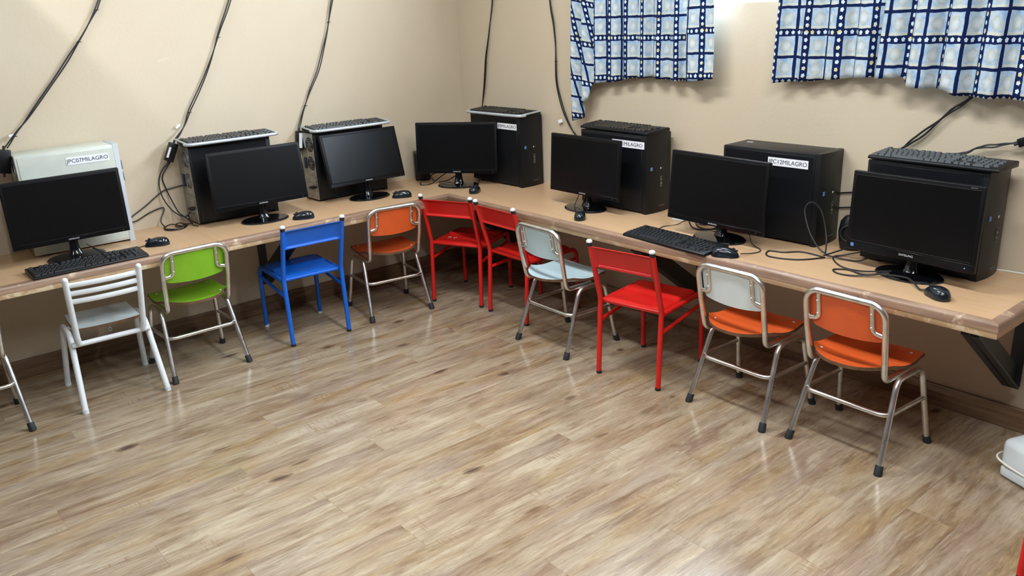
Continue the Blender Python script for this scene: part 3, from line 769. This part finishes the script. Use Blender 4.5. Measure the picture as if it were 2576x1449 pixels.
# ------------------------------------------------------------------ keyboards
KMESH = {}
def keymesh(wu, mat):
    k = (round(wu, 2), mat.name)
    if k not in KMESH:
        bm = BM(); wd = .019*wu-.0022
        b = .0168
        v = [bm.verts.new((sx*wd/2, sy*b/2, 0)) for sx, sy in ((-1, -1), (1, -1), (1, 1), (-1, 1))]
        tv = [bm.verts.new((sx*(wd/2-.0022), sy*(b/2-.002)+.0008, .0075)) for sx, sy in ((-1, -1), (1, -1), (1, 1), (-1, 1))]
        bm.faces.new(v[::-1]); bm.faces.new(tv)
        for i in range(4): bm.faces.new((v[i], v[(i+1) % 4], tv[(i+1) % 4], tv[i]))
        KMESH[k] = mesh_of('key', bm, mat, False)
    return KMESH[k]
def keyboard(label, loc, deg, style='plain', km=M_KEY, body=M_BLACK, tilt=(0, 0)):
    """long axis X, typist at -Y"""
    t = thing('keyboard', label, 'keyboard', loc, deg)
    t.rotation_euler = (math.radians(tilt[0]), math.radians(tilt[1]), math.radians(deg))
    Wd, D = .452, .150
    bm = BM()
    prof = [(-.075, 0), (-.075, .008), (-.070, .0125), (.065, .0215), (.0745, .0185), (.075, .0)]
    A = [bm.verts.new((-Wd/2, y, z)) for y, z in prof]; B = [bm.verts.new((Wd/2, y, z)) for y, z in prof]
    n = len(A)
    for i in range(n): bm.faces.new((A[i], A[(i+1) % n], B[(i+1) % n], B[i]))
    bm.faces.new(A[::-1]); bm.faces.new(B)
    bmesh.ops.bevel(bm, geom=list(bm.edges), offset=.002, segments=2, profile=.5, affect='EDGES')
    obj('body', bm, body, t, angle=30)
    if style == 'silver':
        bm = BM()
        out = [(-Wd/2-.006, -.060)]
        pts = [(-Wd/2-.006, -.050, 0), (-Wd/2+.004, -.082, 0), (-Wd/2+.05, -.092, 0), (0, -.096, 0), (Wd/2-.05, -.092, 0), (Wd/2-.004, -.082, 0), (Wd/2+.006, -.050, 0)]
        tube(bm, spline(pts, 5), .0085, 10, flat=(1.0, .95)); 
        bmesh.ops.translate(bm, verts=bm.verts, vec=(0, 0, .0075))
        obj('silver_lip', bm, M_SILVER, t)
        bm = BM(); tube(bm, [(-Wd/2-.003, -.06, .012), (-Wd/2-.003, .066, .019)], .005, 8); obj('side_trim', bm, M_SILVER, t)
        bm = BM(); tube(bm, [(Wd/2+.003, -.06, .012), (Wd/2+.003, .066, .019)], .005, 8); obj('side_trim', bm, M_SILVER, t)
        bm = BM(); prism(bm, [(-Wd/2+.0, -.070), (-Wd/2+.05, -.088), (0, -.092), (Wd/2-.05, -.088), (Wd/2, -.070)], .004, .0105, .001); obj('palm_rest', bm, M_BLACK, t)
    sl = math.atan2(.009, .135)
    def z_at(y): return .0125+(y+.070)*math.tan(sl)-.0012
    def row(y, x, widths):
        for wu in widths:
            if wu < 0: x += -wu*.019; continue
            o = bpy.data.objects.new('key', keymesh(wu, km)); COL.objects.link(o); o.parent = t
            o.location = (x+wu*.019/2, y, z_at(y)); o.rotation_euler = (sl, 0, 0); x += wu*.019
    x0 = -Wd/2+.0085
    dy = .0192; yb = -.057
    main = [[1.25, 1.25, 1.25, 6.25, 1.25, 1.25, 1.25, 1.25], [2.25]+[1]*10+[2.75], [1.75]+[1]*11+[2.25], [1.5]+[1]*12+[1.5], [1]*13+[2], [1, -1]+[1]*4+[-.5]+[1]*4+[-.5]+[1]*4]
    nav = [[1, 1, 1], [-1, 1], [], [1, 1, 1], [1, 1, 1], [1, 1, 1]]
    pad = [[2, 1], [1, 1, 1, 1], [1, 1, 1], [1, 1, 1, 1], [1, 1, 1, 1], []]
    for r in range(6):
        y = yb+dy*r + (.006 if r == 5 else 0)
        row(y, x0, main[r]); row(y, x0+15.25*.019, nav[r]); row(y, x0+18.5*.019, pad[r])
    return t
keyboard('black keyboard on the left desk below the monitor with the cream computer', (.479, -2.362, H), 91.0, 'plain', M_KEYB)
keyboard('loose black keyboard lying on the right-hand desk in front of a monitor', (2.074, -.482, H), -3.0, 'plain', M_KEY)
keyboard('silver-lipped keyboard on the tower next to the cream case', (.116, -1.548, H+.3925), 89.5, 'silver', M_KEYB)
keyboard('silver-lipped keyboard on the tower behind the window-lit monitor', (.108, -.880, H+.3735), 88, 'silver', M_KEYB)
keyboard('silver-lipped keyboard on the tower nearest the room corner', (.535, -.112, H+.3905), 2.5, 'silver', M_KEYB)
keyboard('plain black keyboard on top of the tower labelled 1MILAGRO', (1.465, -.128, H+.3755), -1.5, 'plain', M_KEYB)
keyboard('worn greyish keyboard on top of the far right tower', (2.962, -.135, H+.3825), -1.5, 'plain', M_KEYG)

# ------------------------------------------------------------------ mice
def mouse(label, x, y, deg):
    """front (buttons) towards +X"""
    t = thing('mouse', label, 'mouse', (x, y, H), deg)
    bm = BM(); N, Mr = 20, 9; rings = []
    L2, W2 = .054, .030
    for j in range(Mr+1):
        f = j/Mr; ring = []
        for k in range(N):
            a = 2*PI*k/N
            cx, sy = math.cos(a), math.sin(a)
            ex = math.copysign(abs(cx)**.85, cx); ey = math.copysign(abs(sy)**.85, sy)
            wx = W2*(1-.10*(cx > 0)*cx)
            s = math.cos(f*PI/2)**.55 if f < 1 else 0
            px = ex*L2*s - .006*f; py = ey*wx*s*(1-.08*math.exp(-(ex)**2*8))
            z = .036*math.sin(f*PI/2)*(1-.22*max(0, px/L2)) + (.0015 if j else 0)
            ring.append(bm.verts.new((px, py, z)))
        rings.append(ring)
    for a, b in zip(rings[:-1], rings[1:]):
        for k in range(N): bm.faces.new((a[k], a[(k+1) % N], b[(k+1) % N], b[k]))
    bm.faces.new(rings[0][::-1]); bmesh.ops.remove_doubles(bm, verts=bm.verts, dist=1e-5)
    obj('shell', bm, M_MOUSE, t, angle=60)
    bm = BM(); tube(bm, [(.030, -.0035, .0290), (.030, .0035, .0290)], .008, 14); obj('scroll_wheel', bm, M_RUBBER, t)
    bm = BM(); box(bm, (.036, 0, .0265), (.024, .0012, .006)); obj('button_gap', bm, M_HOLE, t, False)
    return t
M_MOUSE = simple('blue_black_gloss_plastic', '#141c24', .2, var=.05, coat=.25)
mouse('black mouse right of the long keyboard on the left desk', .382, -2.046, 248)
mouse('black mouse on the desk above the blue chair', .436, -1.348, 245)
mouse('black mouse above the small orange chair, near the desk corner', .407, -.747, 240)
mouse('black mouse beside the foot of the diagonal corner monitor', .622, -.409, 125)
mouse('black mouse in front of the monitor behind the pale blue chair', 1.487, -.452, 133)
mouse('black mouse at the right end of the loose keyboard', 2.352, -.509, 28)
mouse('dark mouse at the far right end of the desk', 3.130, -.430, 148)

# ------------------------------------------------------------------ small things on the desk
t = thing('speaker', 'small black speaker between the diagonal monitor and the left wall', 'speaker', (.070, -.382, H), 62)
bm = BM(); box(bm, (0, 0, .083), (.085, .10, .162), .006, 3); obj('cabinet', bm, M_BLACK, t)
bm = BM(); box(bm, (0, -.0505, .083), (.074, .003, .150), .002, 2); obj('grille', bm, M_RUBBER, t)
t = thing('speaker', 'dark rounded speaker in the gap between the two right-hand towers', 'speaker', (2.645, -.100, H), 10)
bm = BM(); lathe(bm, [(0, 0), (.040, 0), (.046, .03), (.050, .07), (.044, .11), (.028, .132), (0, .138)], 24, 1, .8); obj('cabinet', bm, M_BLACK, t)
bm = BM(); tube(bm, [(.030*math.cos(a), -.040, .07+.030*math.sin(a)) for a in [2*PI*k/24 for k in range(24)]], .003, 8, closed=True); obj('grille_ring', bm, M_RUBBER, t)
t = thing('socket_box', 'small white plastic socket box on the desk under a monitor corner', 'socket', (1.859, -.173, H), 5)
bm = BM(); box(bm, (0, 0, .016), (.066, .045, .032), .004, 2); obj('body', bm, M_WHITEP, t)
bm = BM(); box(bm, (.0, -.0228, .018), (.018, .001, .006)); obj('slot', bm, M_LOGOD, t, False)
# crumpled clear bag behind the monitor foot
bm = BM(); bmesh.ops.create_icosphere(bm, subdivisions=3, radius=.032)
for v in bm.verts:
    n = v.co.normalized(); r = .030*(1+.22*math.sin(n.x*9+n.y*4)*math.cos(n.z*8+n.x*5)+random.uniform(-.05, .05))
    v.co = Vector((n.x*r*1.3, n.y*r*.8, max(-.018, n.z*r*.65)))
bm2 = obj('plastic_bag', bm, simple('milky_plastic_film', '#cfd3d3', .25, var=.1, scale=60), None, True, loc=(1.975, -.168, H+.019), angle=20)
tag(bm2, 'crumpled milky plastic bag on the desk behind a monitor foot', 'bag')

t = thing('appliance_box', 'white plastic appliance box on the floor at the right edge, its cord looped over it', 'appliance', (3.523, -.332, 0), -22)
bm = BM(); box(bm, (0, 0, .088), (.26, .19, .110), .026, 4); obj('body', bm, M_WHITEP, t)
bm = BM(); box(bm, (0, 0, .023), (.25, .18, .040), .010, 3); obj('skirt', bm, M_PWHITE, t)
bm = BM(); tube(bm, spline([(-.125, .03, .06), (-.150, -.02, .066), (-.143, -.085, .068), (-.10, -.108, .065), (.0, -.112, .062), (.12, -.105, .06)], 8), .0035, 8); obj('cord', bm, M_WCABLE, t)
bm = BM(); tube(bm, spline([(-.06, .10, .17), (-.085, .04, .158), (-.06, -.02, .150), (-.01, -.05, .148), (.05, -.06, .148)], 8), .0035, 8); obj('cord', bm, M_WCABLE, t)

# ------------------------------------------------------------------ cables
def strands(label, pts, r=.0038, n=2, gap=.007, axis=(0, 1, 0), ties=(), seed=1, name='power_cable', cat='cable', split=None):
    rnd = random.Random(seed)
    t = thing(name, label, cat, tuple(pts[-1])); O = Vector(pts[-1])
    S = spline(pts, 10); ax = Vector(axis)
    for k in range(n):
        ph = rnd.uniform(0, 6)
        Q = []
        for i, p in enumerate(S):
            f = i/len(S)
            o_ = (k-(n-1)/2)*gap*math.cos(f*9+ph*.3)*(1 if split is None else split(f)) + .0008*math.sin(f*40+ph)
            Q.append(p-O+ax*o_+Vector((.0007, .0007, 0))*k)
        bm = BM(); tube(bm, Q, r, 8); obj('strand', bm, M_CABLE, t)
    for f in ties:
        p = S[int(f*(len(S)-1))]-O
        bm = BM(); box(bm, p, (.011, .011, .006), .002, 1); box(bm, p+ax*.010, (.004, .010 if abs(ax.y) > .5 else .003, .003)); obj('cable_tie', bm, M_CABLE, t)
    return t, S
w0 = .014
A_, _ = strands('black cable bundle on the left wall, leftmost, running down behind the cream computer', [(w0, -1.60, 2.4), (w0, -1.85, 1.90), (w0, -1.997, 1.652), (w0, -2.033, 1.594), (w0, -2.120, 1.478), (w0, -2.219, 1.357), (w0, -2.374, 1.182), (w0+.006, -2.443, 1.113), (.085, -2.505, 1.062)], .0030, 2, .011, ties=(.34, .50, .9), seed=3)
bm = BM(); box(bm, (-.06, .041, .043), (.002, .018, .012)); obj('paper_tag', bm, M_LABEL, A_, False)
B_, _ = strands('black cable bundle on the left wall ending at the adapter beside the first black tower', [(w0, -1.03, 2.4), (w0, -1.25, 1.93), (w0, -1.395, 1.635), (w0, -1.476, 1.480), (w0, -1.563, 1.306), (w0, -1.669, 1.143), (w0+.006, -1.723, 1.053), (.050, -1.776, 1.008)], .0030, 2, .011, ties=(.45, .75), seed=4)
bm = BM(); box(bm, (-.035, .030, .052), (.002, .026, .010), mat=Matrix.Rotation(.6, 4, 'X')); obj('paper_tag', bm, M_LABEL, B_, False)
C_, _ = strands('black cable bundle on the left wall ending behind the window-lit monitor', [(w0, -.62, 2.4), (w0, -.76, 1.85), (w0, -.834, 1.620), (w0, -.892, 1.440), (w0, -.961, 1.269), (w0, -1.036, 1.140), (w0, -1.094, 1.020), (.022, -1.118, .972)], .0030, 2, .011, ties=(.38, .78), seed=5)
D_, _ = strands('black cable pair on the right wall next to the room corner', [(.40, -.014, 2.4), (.375, -.014, 1.85), (.358, -.014, 1.587), (.315, -.014, 1.415), (.273, -.014, 1.260), (.245, -.014, 1.100), (.215, -.014, .990), (.206, -.014, .911), (.215, -.014, .86)], .0031, 2, .018, axis=(1, 0, 0), ties=(.52,), seed=6, split=lambda f: .35+.9*max(0, f-.45))
E_, _ = strands('black cable pair on the right wall left of the drooping curtain', [(.76, -.014, 2.4), (.81, -.014, 1.85), (.838, -.014, 1.571), (.861, -.014, 1.452), (.873, -.014, 1.352), (.875, -.014, 1.168), (.908, -.014, 1.045), (.961, -.014, .943), (1.005, -.014, .894), (1.05, -.014, .85)], .0032, 2, .015, axis=(1, 0, 0), ties=(.5,), seed=7, split=lambda f: .5+.8*max(0, f-.4))
bm = BM(); box(bm, (-.150, -.002, .100), (.032, .002, .018), mat=Matrix.Rotation(-.3, 4, 'Y')); obj('paper_tag', bm, M_LABEL, E_, False)
F_, _ = strands('black cable pair running diagonally from behind the right curtain to the far right tower', [(3.10, -.018, 1.33), (2.998, -.018, 1.193), (2.932, -.018, 1.132), (2.864, -.018, 1.063), (2.797, -.018, 1.014), (2.759, -.018, .977), (2.72, -.018, .92)], .0038, 2, .020, axis=(0, 0, 1), ties=(.2,), seed=8, split=lambda f: .3+.9*math.sin(min(1, max(0, f-.2)*1.6)*PI))
strands('thin cable from the black adapter on the right wall to the far right tower', [(3.169, -.03, 1.046), (3.098, -.03, 1.028), (3.042, -.03, 1.016), (2.996, -.03, 0.991), (2.945, -.035, 0.983), (2.904, -.06, 0.975)], .0030, 2, .012, axis=(0, 0, 1), seed=9, split=lambda f: 1-f)
def adapter(label, c, s, rot, sticker=None):
    t = thing('power_adapter', label, 'adapter', c); t.rotation_euler = rot
    bm = BM(); box(bm, (0, 0, 0), s, .004, 2); obj('body', bm, M_BLACK, t)
    if sticker:
        bm = BM(); box(bm, sticker[0], sticker[1], .0); obj('sticker', bm, M_LABEL, t, False, 'white sticker')
    for sg in (1, -1):
        bm = BM(); tube(bm, [(0, 0, sg*s[2]/2), (0, 0, sg*(s[2]/2+.016))], .005, 8); obj('strain_relief', bm, M_RUBBER, t)
    return t
adapter('black power adapter hanging behind the cream computer at the left edge', (.120, -2.528, 1.012), (.032, .050, .100), (-.18, 0, 0))
adapter('black power adapter with a white sticker hanging beside the first black tower', (.060, -1.815, .947), (.030, .042, .092), (-.45, 0, 0), ((.0152, -.014, -.004), (.001, .010, .052)))
adapter('black power adapter with a long white sticker behind the window-lit monitor', (.024, -1.124, .912), (.026, .034, .100), (-.12, 0, 0), ((.0132, .002, .0), (.001, .018, .080)))
adapter('black power adapter on the right wall at the photo edge', (3.215, -.035, 1.064), (.030, .034, .100), (0, 1.15, 0))

def loose(label, lines, r=.0028, m=None, name='cable_tangle', cat='cable', extra=None):
    o0 = Vector(lines[0][0]); t = thing(name, label, cat, tuple(o0))
    for ln in lines:
        bm = BM(); tube(bm, [Vector(p)-o0 for p in spline(ln, 8)], r, 8); obj('strand', bm, m or M_CABLE, t)
    return t
z = H+.003
T8 = loose('tangle of black cables on the desk behind the first black tower', [
    [(0.008, -1.804, .90), (0.008, -1.855, .86), (0.010, -1.881, .80), (0.027, -1.881, .73), (0.046, -1.850, .66), (0.063, -1.806, .625), (0.060, -1.774, .64), (0.066, -1.767, .665)],
    [(0.008, -1.804, .90), (0.008, -1.858, .83), (0.008, -1.853, .77), (0.023, -1.837, .70), (0.048, -1.825, .65), (0.062, -1.810, .63), (0.088, -1.786, .60), (0.099, -1.782, z)],
    [(0.008, -1.764, .77), (0.008, -1.822, .765), (0.008, -1.875, .755), (0.008, -1.961, .70), (0.008, -2.031, .66), (0.019, -2.057, .64), (0.009, -2.017, .635), (0.008, -1.943, .665), (0.012, -1.880, .675), (0.043, -1.914, .62), (0.068, -1.905, z)],
    [(0.068, -1.905, z), (0.130, -1.925, z), (0.171, -1.884, z), (0.141, -1.833, z), (0.089, -1.844, z), (0.057, -1.874, z+.006), (0.079, -1.916, z), (0.140, -1.915, z+.004), (0.161, -1.853, z), (0.110, -1.812, z)],
    [(0.099, -1.802, z), (0.067, -1.843, z+.008), (0.099, -1.864, z), (0.140, -1.843, z+.004), (0.119, -1.812, z+.008), (0.079, -1.823, z), (0.099, -1.782, z)],
    [(0.082, -1.790, .63), (0.139, -1.801, .60), (0.161, -1.786, z), (0.172, -1.781, z)]], .0030)
bm = BM(); tube(bm, [(-.04, -.005, -.135), (-.04, -.03, -.135)], .006, 10); obj('ferrite', bm, M_RUBBER, T8)
loose('black cables behind the diagonal corner monitor', [
    [(0.174, -0.465, z), (0.221, -0.496, z), (0.247, -0.454, z), (0.205, -0.391, z), (0.168, -0.388, .62), (0.185, -0.343, .64)],
    [(0.216, -0.402, z), (0.231, -0.356, .62), (0.266, -0.320, .65), (0.275, -0.277, .66)],
    [(0.236, -0.381, z), (0.276, -0.348, .60), (0.312, -0.302, .63), (0.327, -0.245, .66)],
    [(0.465, -0.265, z), (0.449, -0.240, .62), (0.421, -0.224, .66)]], .0030)
loose('thin cable from the monitor behind the pale blue chair to its mouse', [[(1.282, -0.243, .66), (1.308, -0.301, .62), (1.340, -0.344, z+.014), (1.392, -0.386, z+.010), (1.446, -0.418, z+.006)]], .0018, name='mouse_cable')
loose('loops of black cable on the desk behind the monitor with the loose keyboard', [
    [(1.921, -0.169, .66), (1.931, -0.205, .62), (1.989, -0.250, z), (2.071, -0.255, z+.006), (2.152, -0.196, z+.02)],
    [(1.954, -0.192, .64), (1.999, -0.229, z+.004), (2.091, -0.239, z+.010), (2.129, -0.171, .64)],
    [(2.026, -0.139, .65), (2.080, -0.196, z+.02), (2.132, -0.218, z+.01)]], .0034)
loose('thin cable running from behind the monitor to the loose keyboard', [[(1.930, -0.162, .63), (1.902, -0.240, z), (1.881, -0.323, z), (1.911, -0.396, z+.001)]], .0019, name='keyboard_cable')
loose('thin cable of the mouse at the end of the loose keyboard', [[(2.271, -0.244, .64), (2.335, -0.311, z+.008), (2.407, -0.353, z), (2.411, -0.405, z), (2.396, -0.471, z+.008)]], .0020, name='mouse_cable')
loose('tangle of black cables between the two right-hand monitors', [
    [(2.641, -0.277, z+.02), (2.607, -0.220, .66), (2.565, -0.193, .74), (2.525, -0.199, .775), (2.507, -0.219, .745), (2.545, -0.240, .67), (2.600, -0.256, .615), (2.643, -0.249, z)],
    [(2.642, -0.280, z), (2.540, -0.270, z), (2.489, -0.321, z), (2.437, -0.342, z), (2.477, -0.404, z), (2.580, -0.373, z), (2.642, -0.282, z)],
    [(2.641, -0.279, z+.01), (2.744, -0.248, z), (2.784, -0.225, .605)],
    [(2.641, -0.289, z+.01), (2.682, -0.200, .62), (2.715, -0.190, .66)],
    [(2.750, -0.215, .62), (2.683, -0.217, z+.004), (2.663, -0.259, z), (2.743, -0.341, z), (2.83, -0.355, z+.004), (2.92, -0.320, z+.014)],
    [(2.915, -0.335, z+.014), (2.860, -0.385, z+.004), (2.783, -0.362, z), (2.742, -0.393, z), (2.782, -0.424, z), (2.850, -0.407, z+.003), (2.925, -0.345, z+.014)],
    [(2.903, -0.391, z+.018), (2.995, -0.360, z+.016), (3.066, -0.412, z+.004), (3.091, -0.406, z+.012)]], .0030)
bmx = loose('two thin black cables sagging between the two right-hand towers against the wall', [
    [(2.527, -0.008, .78), (2.628, -0.008, .80), (2.748, -0.008, .84)], [(2.534, -0.008, .72), (2.614, -0.008, .74), (2.690, -0.008, .80), (2.745, -0.008, .86)]], .0028, name='wall_cable')
loose('white cable lying along the wall at the right end of the desk', [[(3.155, -0.019, z), (3.236, -0.008, z), (3.327, -0.008, z+.001), (3.358, -0.008, z)]], .0035, M_WCABLE, 'white_cable')
loose('thin cable between the left keyboard and the monitor foot', [[(0.312, -2.321, .64), (0.375, -2.251, z+.004), (0.371, -2.169, z), (0.356, -2.098, z), (0.365, -2.092, z+.006)], [(0.320, -2.301, .62), (0.386, -2.261, z), (0.401, -2.220, z+.004)]], .0019, name='mouse_cable')

# ------------------------------------------------------------------ curtains
def curtain(name, label, plan_top, plan_bot, hem, ztop=1.78, nv=30, rail=True, group=None, vofs=0.0, uofs=0.0, ustr=1.12):
    """plan_*: functions s(0..1)->(x,y); hem: function s->z; UV in cloth metres"""
    N = 220; bm = BM(); uvl = bm.loops.layers.uv.new('UVMap'); g = []; L = [0.0]
    for i in range(1, N+1):
        a = Vector(plan_bot((i-1)/N)[:2]); b = Vector(plan_bot(i/N)[:2]); L.append(L[-1]+(b-a).length)
    for i in range(N+1):
        s = i/N; T = Vector(plan_top(s)); B = Vector(plan_bot(s)); zb = hem(s); colm = []
        for j in range(nv+1):
            f = j/nv; e = f**1.0
            x = T.x+(B.x-T.x)*e; y = T.y+(B.y-T.y)*min(1, f*1.6)
            colm.append((bm.verts.new((x, y, ztop+(zb-ztop)*f)), (L[i]*ustr+uofs, (ztop+(zb-ztop)*f)-vofs)))
        g.append(colm)
    for i in range(N):
        for j in range(nv):
            q = (g[i][j], g[i+1][j], g[i+1][j+1], g[i][j+1])
            f = bm.faces.new([a[0] for a in q])
            for lp, a in zip(f.loops, q): lp[uvl].uv = a[1]
    o = obj(name, bm, M_CURT, None, True, angle=180)
    md = o.modifiers.new('thickness', 'SOLIDIFY'); md.thickness = .0012
    tag(o, label, 'curtain', group); return o
def lerp_pts(P):
    def f(s):
        for a, b in zip(P[:-1], P[1:]):
            if s <= b[0]:
                k = (s-a[0])/max(1e-9, b[0]-a[0])
                if len(a) == 2: return a[1]+(b[1]-a[1])*k
                return tuple(a[q]+(b[q]-a[q])*k for q in range(1, len(a)))
        return P[-1][1] if len(P[-1]) == 2 else P[-1][1:]
    return f
# drooping curtain: main cloth
def c1b(s):
    x = 1.198+.613*s; return (x+.006*math.sin(s*61), -.052-.020*math.sin(s*PI*2*6.3)-.006*math.sin(s*PI*2*13+1))
def c1t(s):
    x = 1.198+.613*s; return (x, -.050-.014*math.sin(s*PI*2*6.3))
curtain('curtain', 'blue patchwork curtain with a sagging lower left corner', lambda s: c1t(s) if s > 0 else c1t(0), c1b, lerp_pts([(0, 1.165), (.2, 1.175), (.40, 1.198), (.62, 1.206), (.80, 1.194), (1, 1.198)]), vofs=1.18, ustr=1.3)
c1 = bpy.data.objects['curtain']
def sub_cloth(name, label, top, bot, hem, ztop, uofs, vofs, parent=None, n=60, shear=0.0):
    N = n; nv = 30; bm = BM(); uvl = bm.loops.layers.uv.new('UVMap'); g = []; L = [0.0]
    for i in range(1, N+1): L.append(L[-1]+(Vector(bot(i/N))-Vector(bot((i-1)/N))).length)
    for i in range(N+1):
        s = i/N; T, B = Vector(top(s)), Vector(bot(s)); zb = hem(s); c_ = []
        for j in range(nv+1):
            f = j/nv; z_ = ztop+(zb-ztop)*f
            bul = .010*math.sin(f*7+s*3)
            p = (T.x+(B.x-T.x)*f, T.y+(B.y-T.y)*min(1, f*1.4)+bul*.3, z_)
            c_.append((bm.verts.new(p), (L[i]*1.25+uofs+shear*(z_-1.2), z_-vofs+shear*.6*L[i])))
        g.append(c_)
    for i in range(N):
        for j in range(nv):
            q = (g[i][j], g[i+1][j], g[i+1][j+1], g[i][j+1]); f = bm.faces.new([a[0] for a in q])
            for lp, a in zip(f.loops, q): lp[uvl].uv = a[1]
    o = obj(name, bm, M_CURT, parent, True, angle=180); o.modifiers.new('thickness', 'SOLIDIFY').thickness = .0012
    return o
sub_cloth('side_fold', '', lambda s: (1.055+.158*s, -.062-.022*math.sin(s*11)-.02*s), lambda s: (1.047+.153*s+.012*math.sin(s*7), -.070-.026*math.sin(s*10.5)), lerp_pts([(0, 1.075), (.10, .972), (.42, .988), (.48, 1.037), (.60, 1.057), (.86, 1.085), (.92, 1.155), (1, 1.176)]), 1.78, .05, 1.19, c1, 70, .34)
sub_cloth('end_flap', '', lambda s: (1.796+.138*s, -.085-.006*math.sin(s*7)), lambda s: (1.803+.143*s, -.088-.012*math.sin(s*6)), lerp_pts([(0, 1.198), (.5, 1.204), (1, 1.215)]), 1.78, .105, 1.21, c1, 40, -.03)
# right-hand curtains
def c2b(s): return (2.222+.51*s, -.052-.020*math.sin(s*PI*2*4.2+.6)-.005*math.sin(s*PI*2*9))
curtain('curtain', 'flat-hanging blue patchwork curtain just right of the bare window gap', lambda s: (2.243+.49*s, -.050-.012*math.sin(s*PI*2*4.2+.6)), c2b, lerp_pts([(0, 1.207), (.35, 1.220), (.75, 1.241), (1, 1.248)]), vofs=1.200)
def c3b(s): return (2.669+.633*s, -.078-.020*math.sin(s*PI*2*5.2)-.007*math.sin(s*PI*2*11+.5))
curtain('curtain', 'overlapping blue patchwork curtain at the top right edge of the photo', lambda s: (2.700+.613*s, -.074-.016*math.sin(s*PI*2*5.2)), c3b, lerp_pts([(0, 1.241), (.14, 1.248), (.18, 1.215), (.40, 1.212), (.47, 1.193), (1, 1.185)]), vofs=1.175, uofs=.07)
t = thing('curtain_rod', 'white curtain rod across the window holding the short curtains', 'curtain rod', (2.4, -.06, 1.792))
bm = BM(); tube(bm, [(-1.5, 0, 0), (1.5, 0, 0)], .010, 12); obj('rod', bm, M_WPAINT, t)
for x in (-1.45, 1.45):
    bm = BM(); box(bm, (x, .03, 0), (.02, .06, .03), .003); obj('holder', bm, M_WPAINT, t)
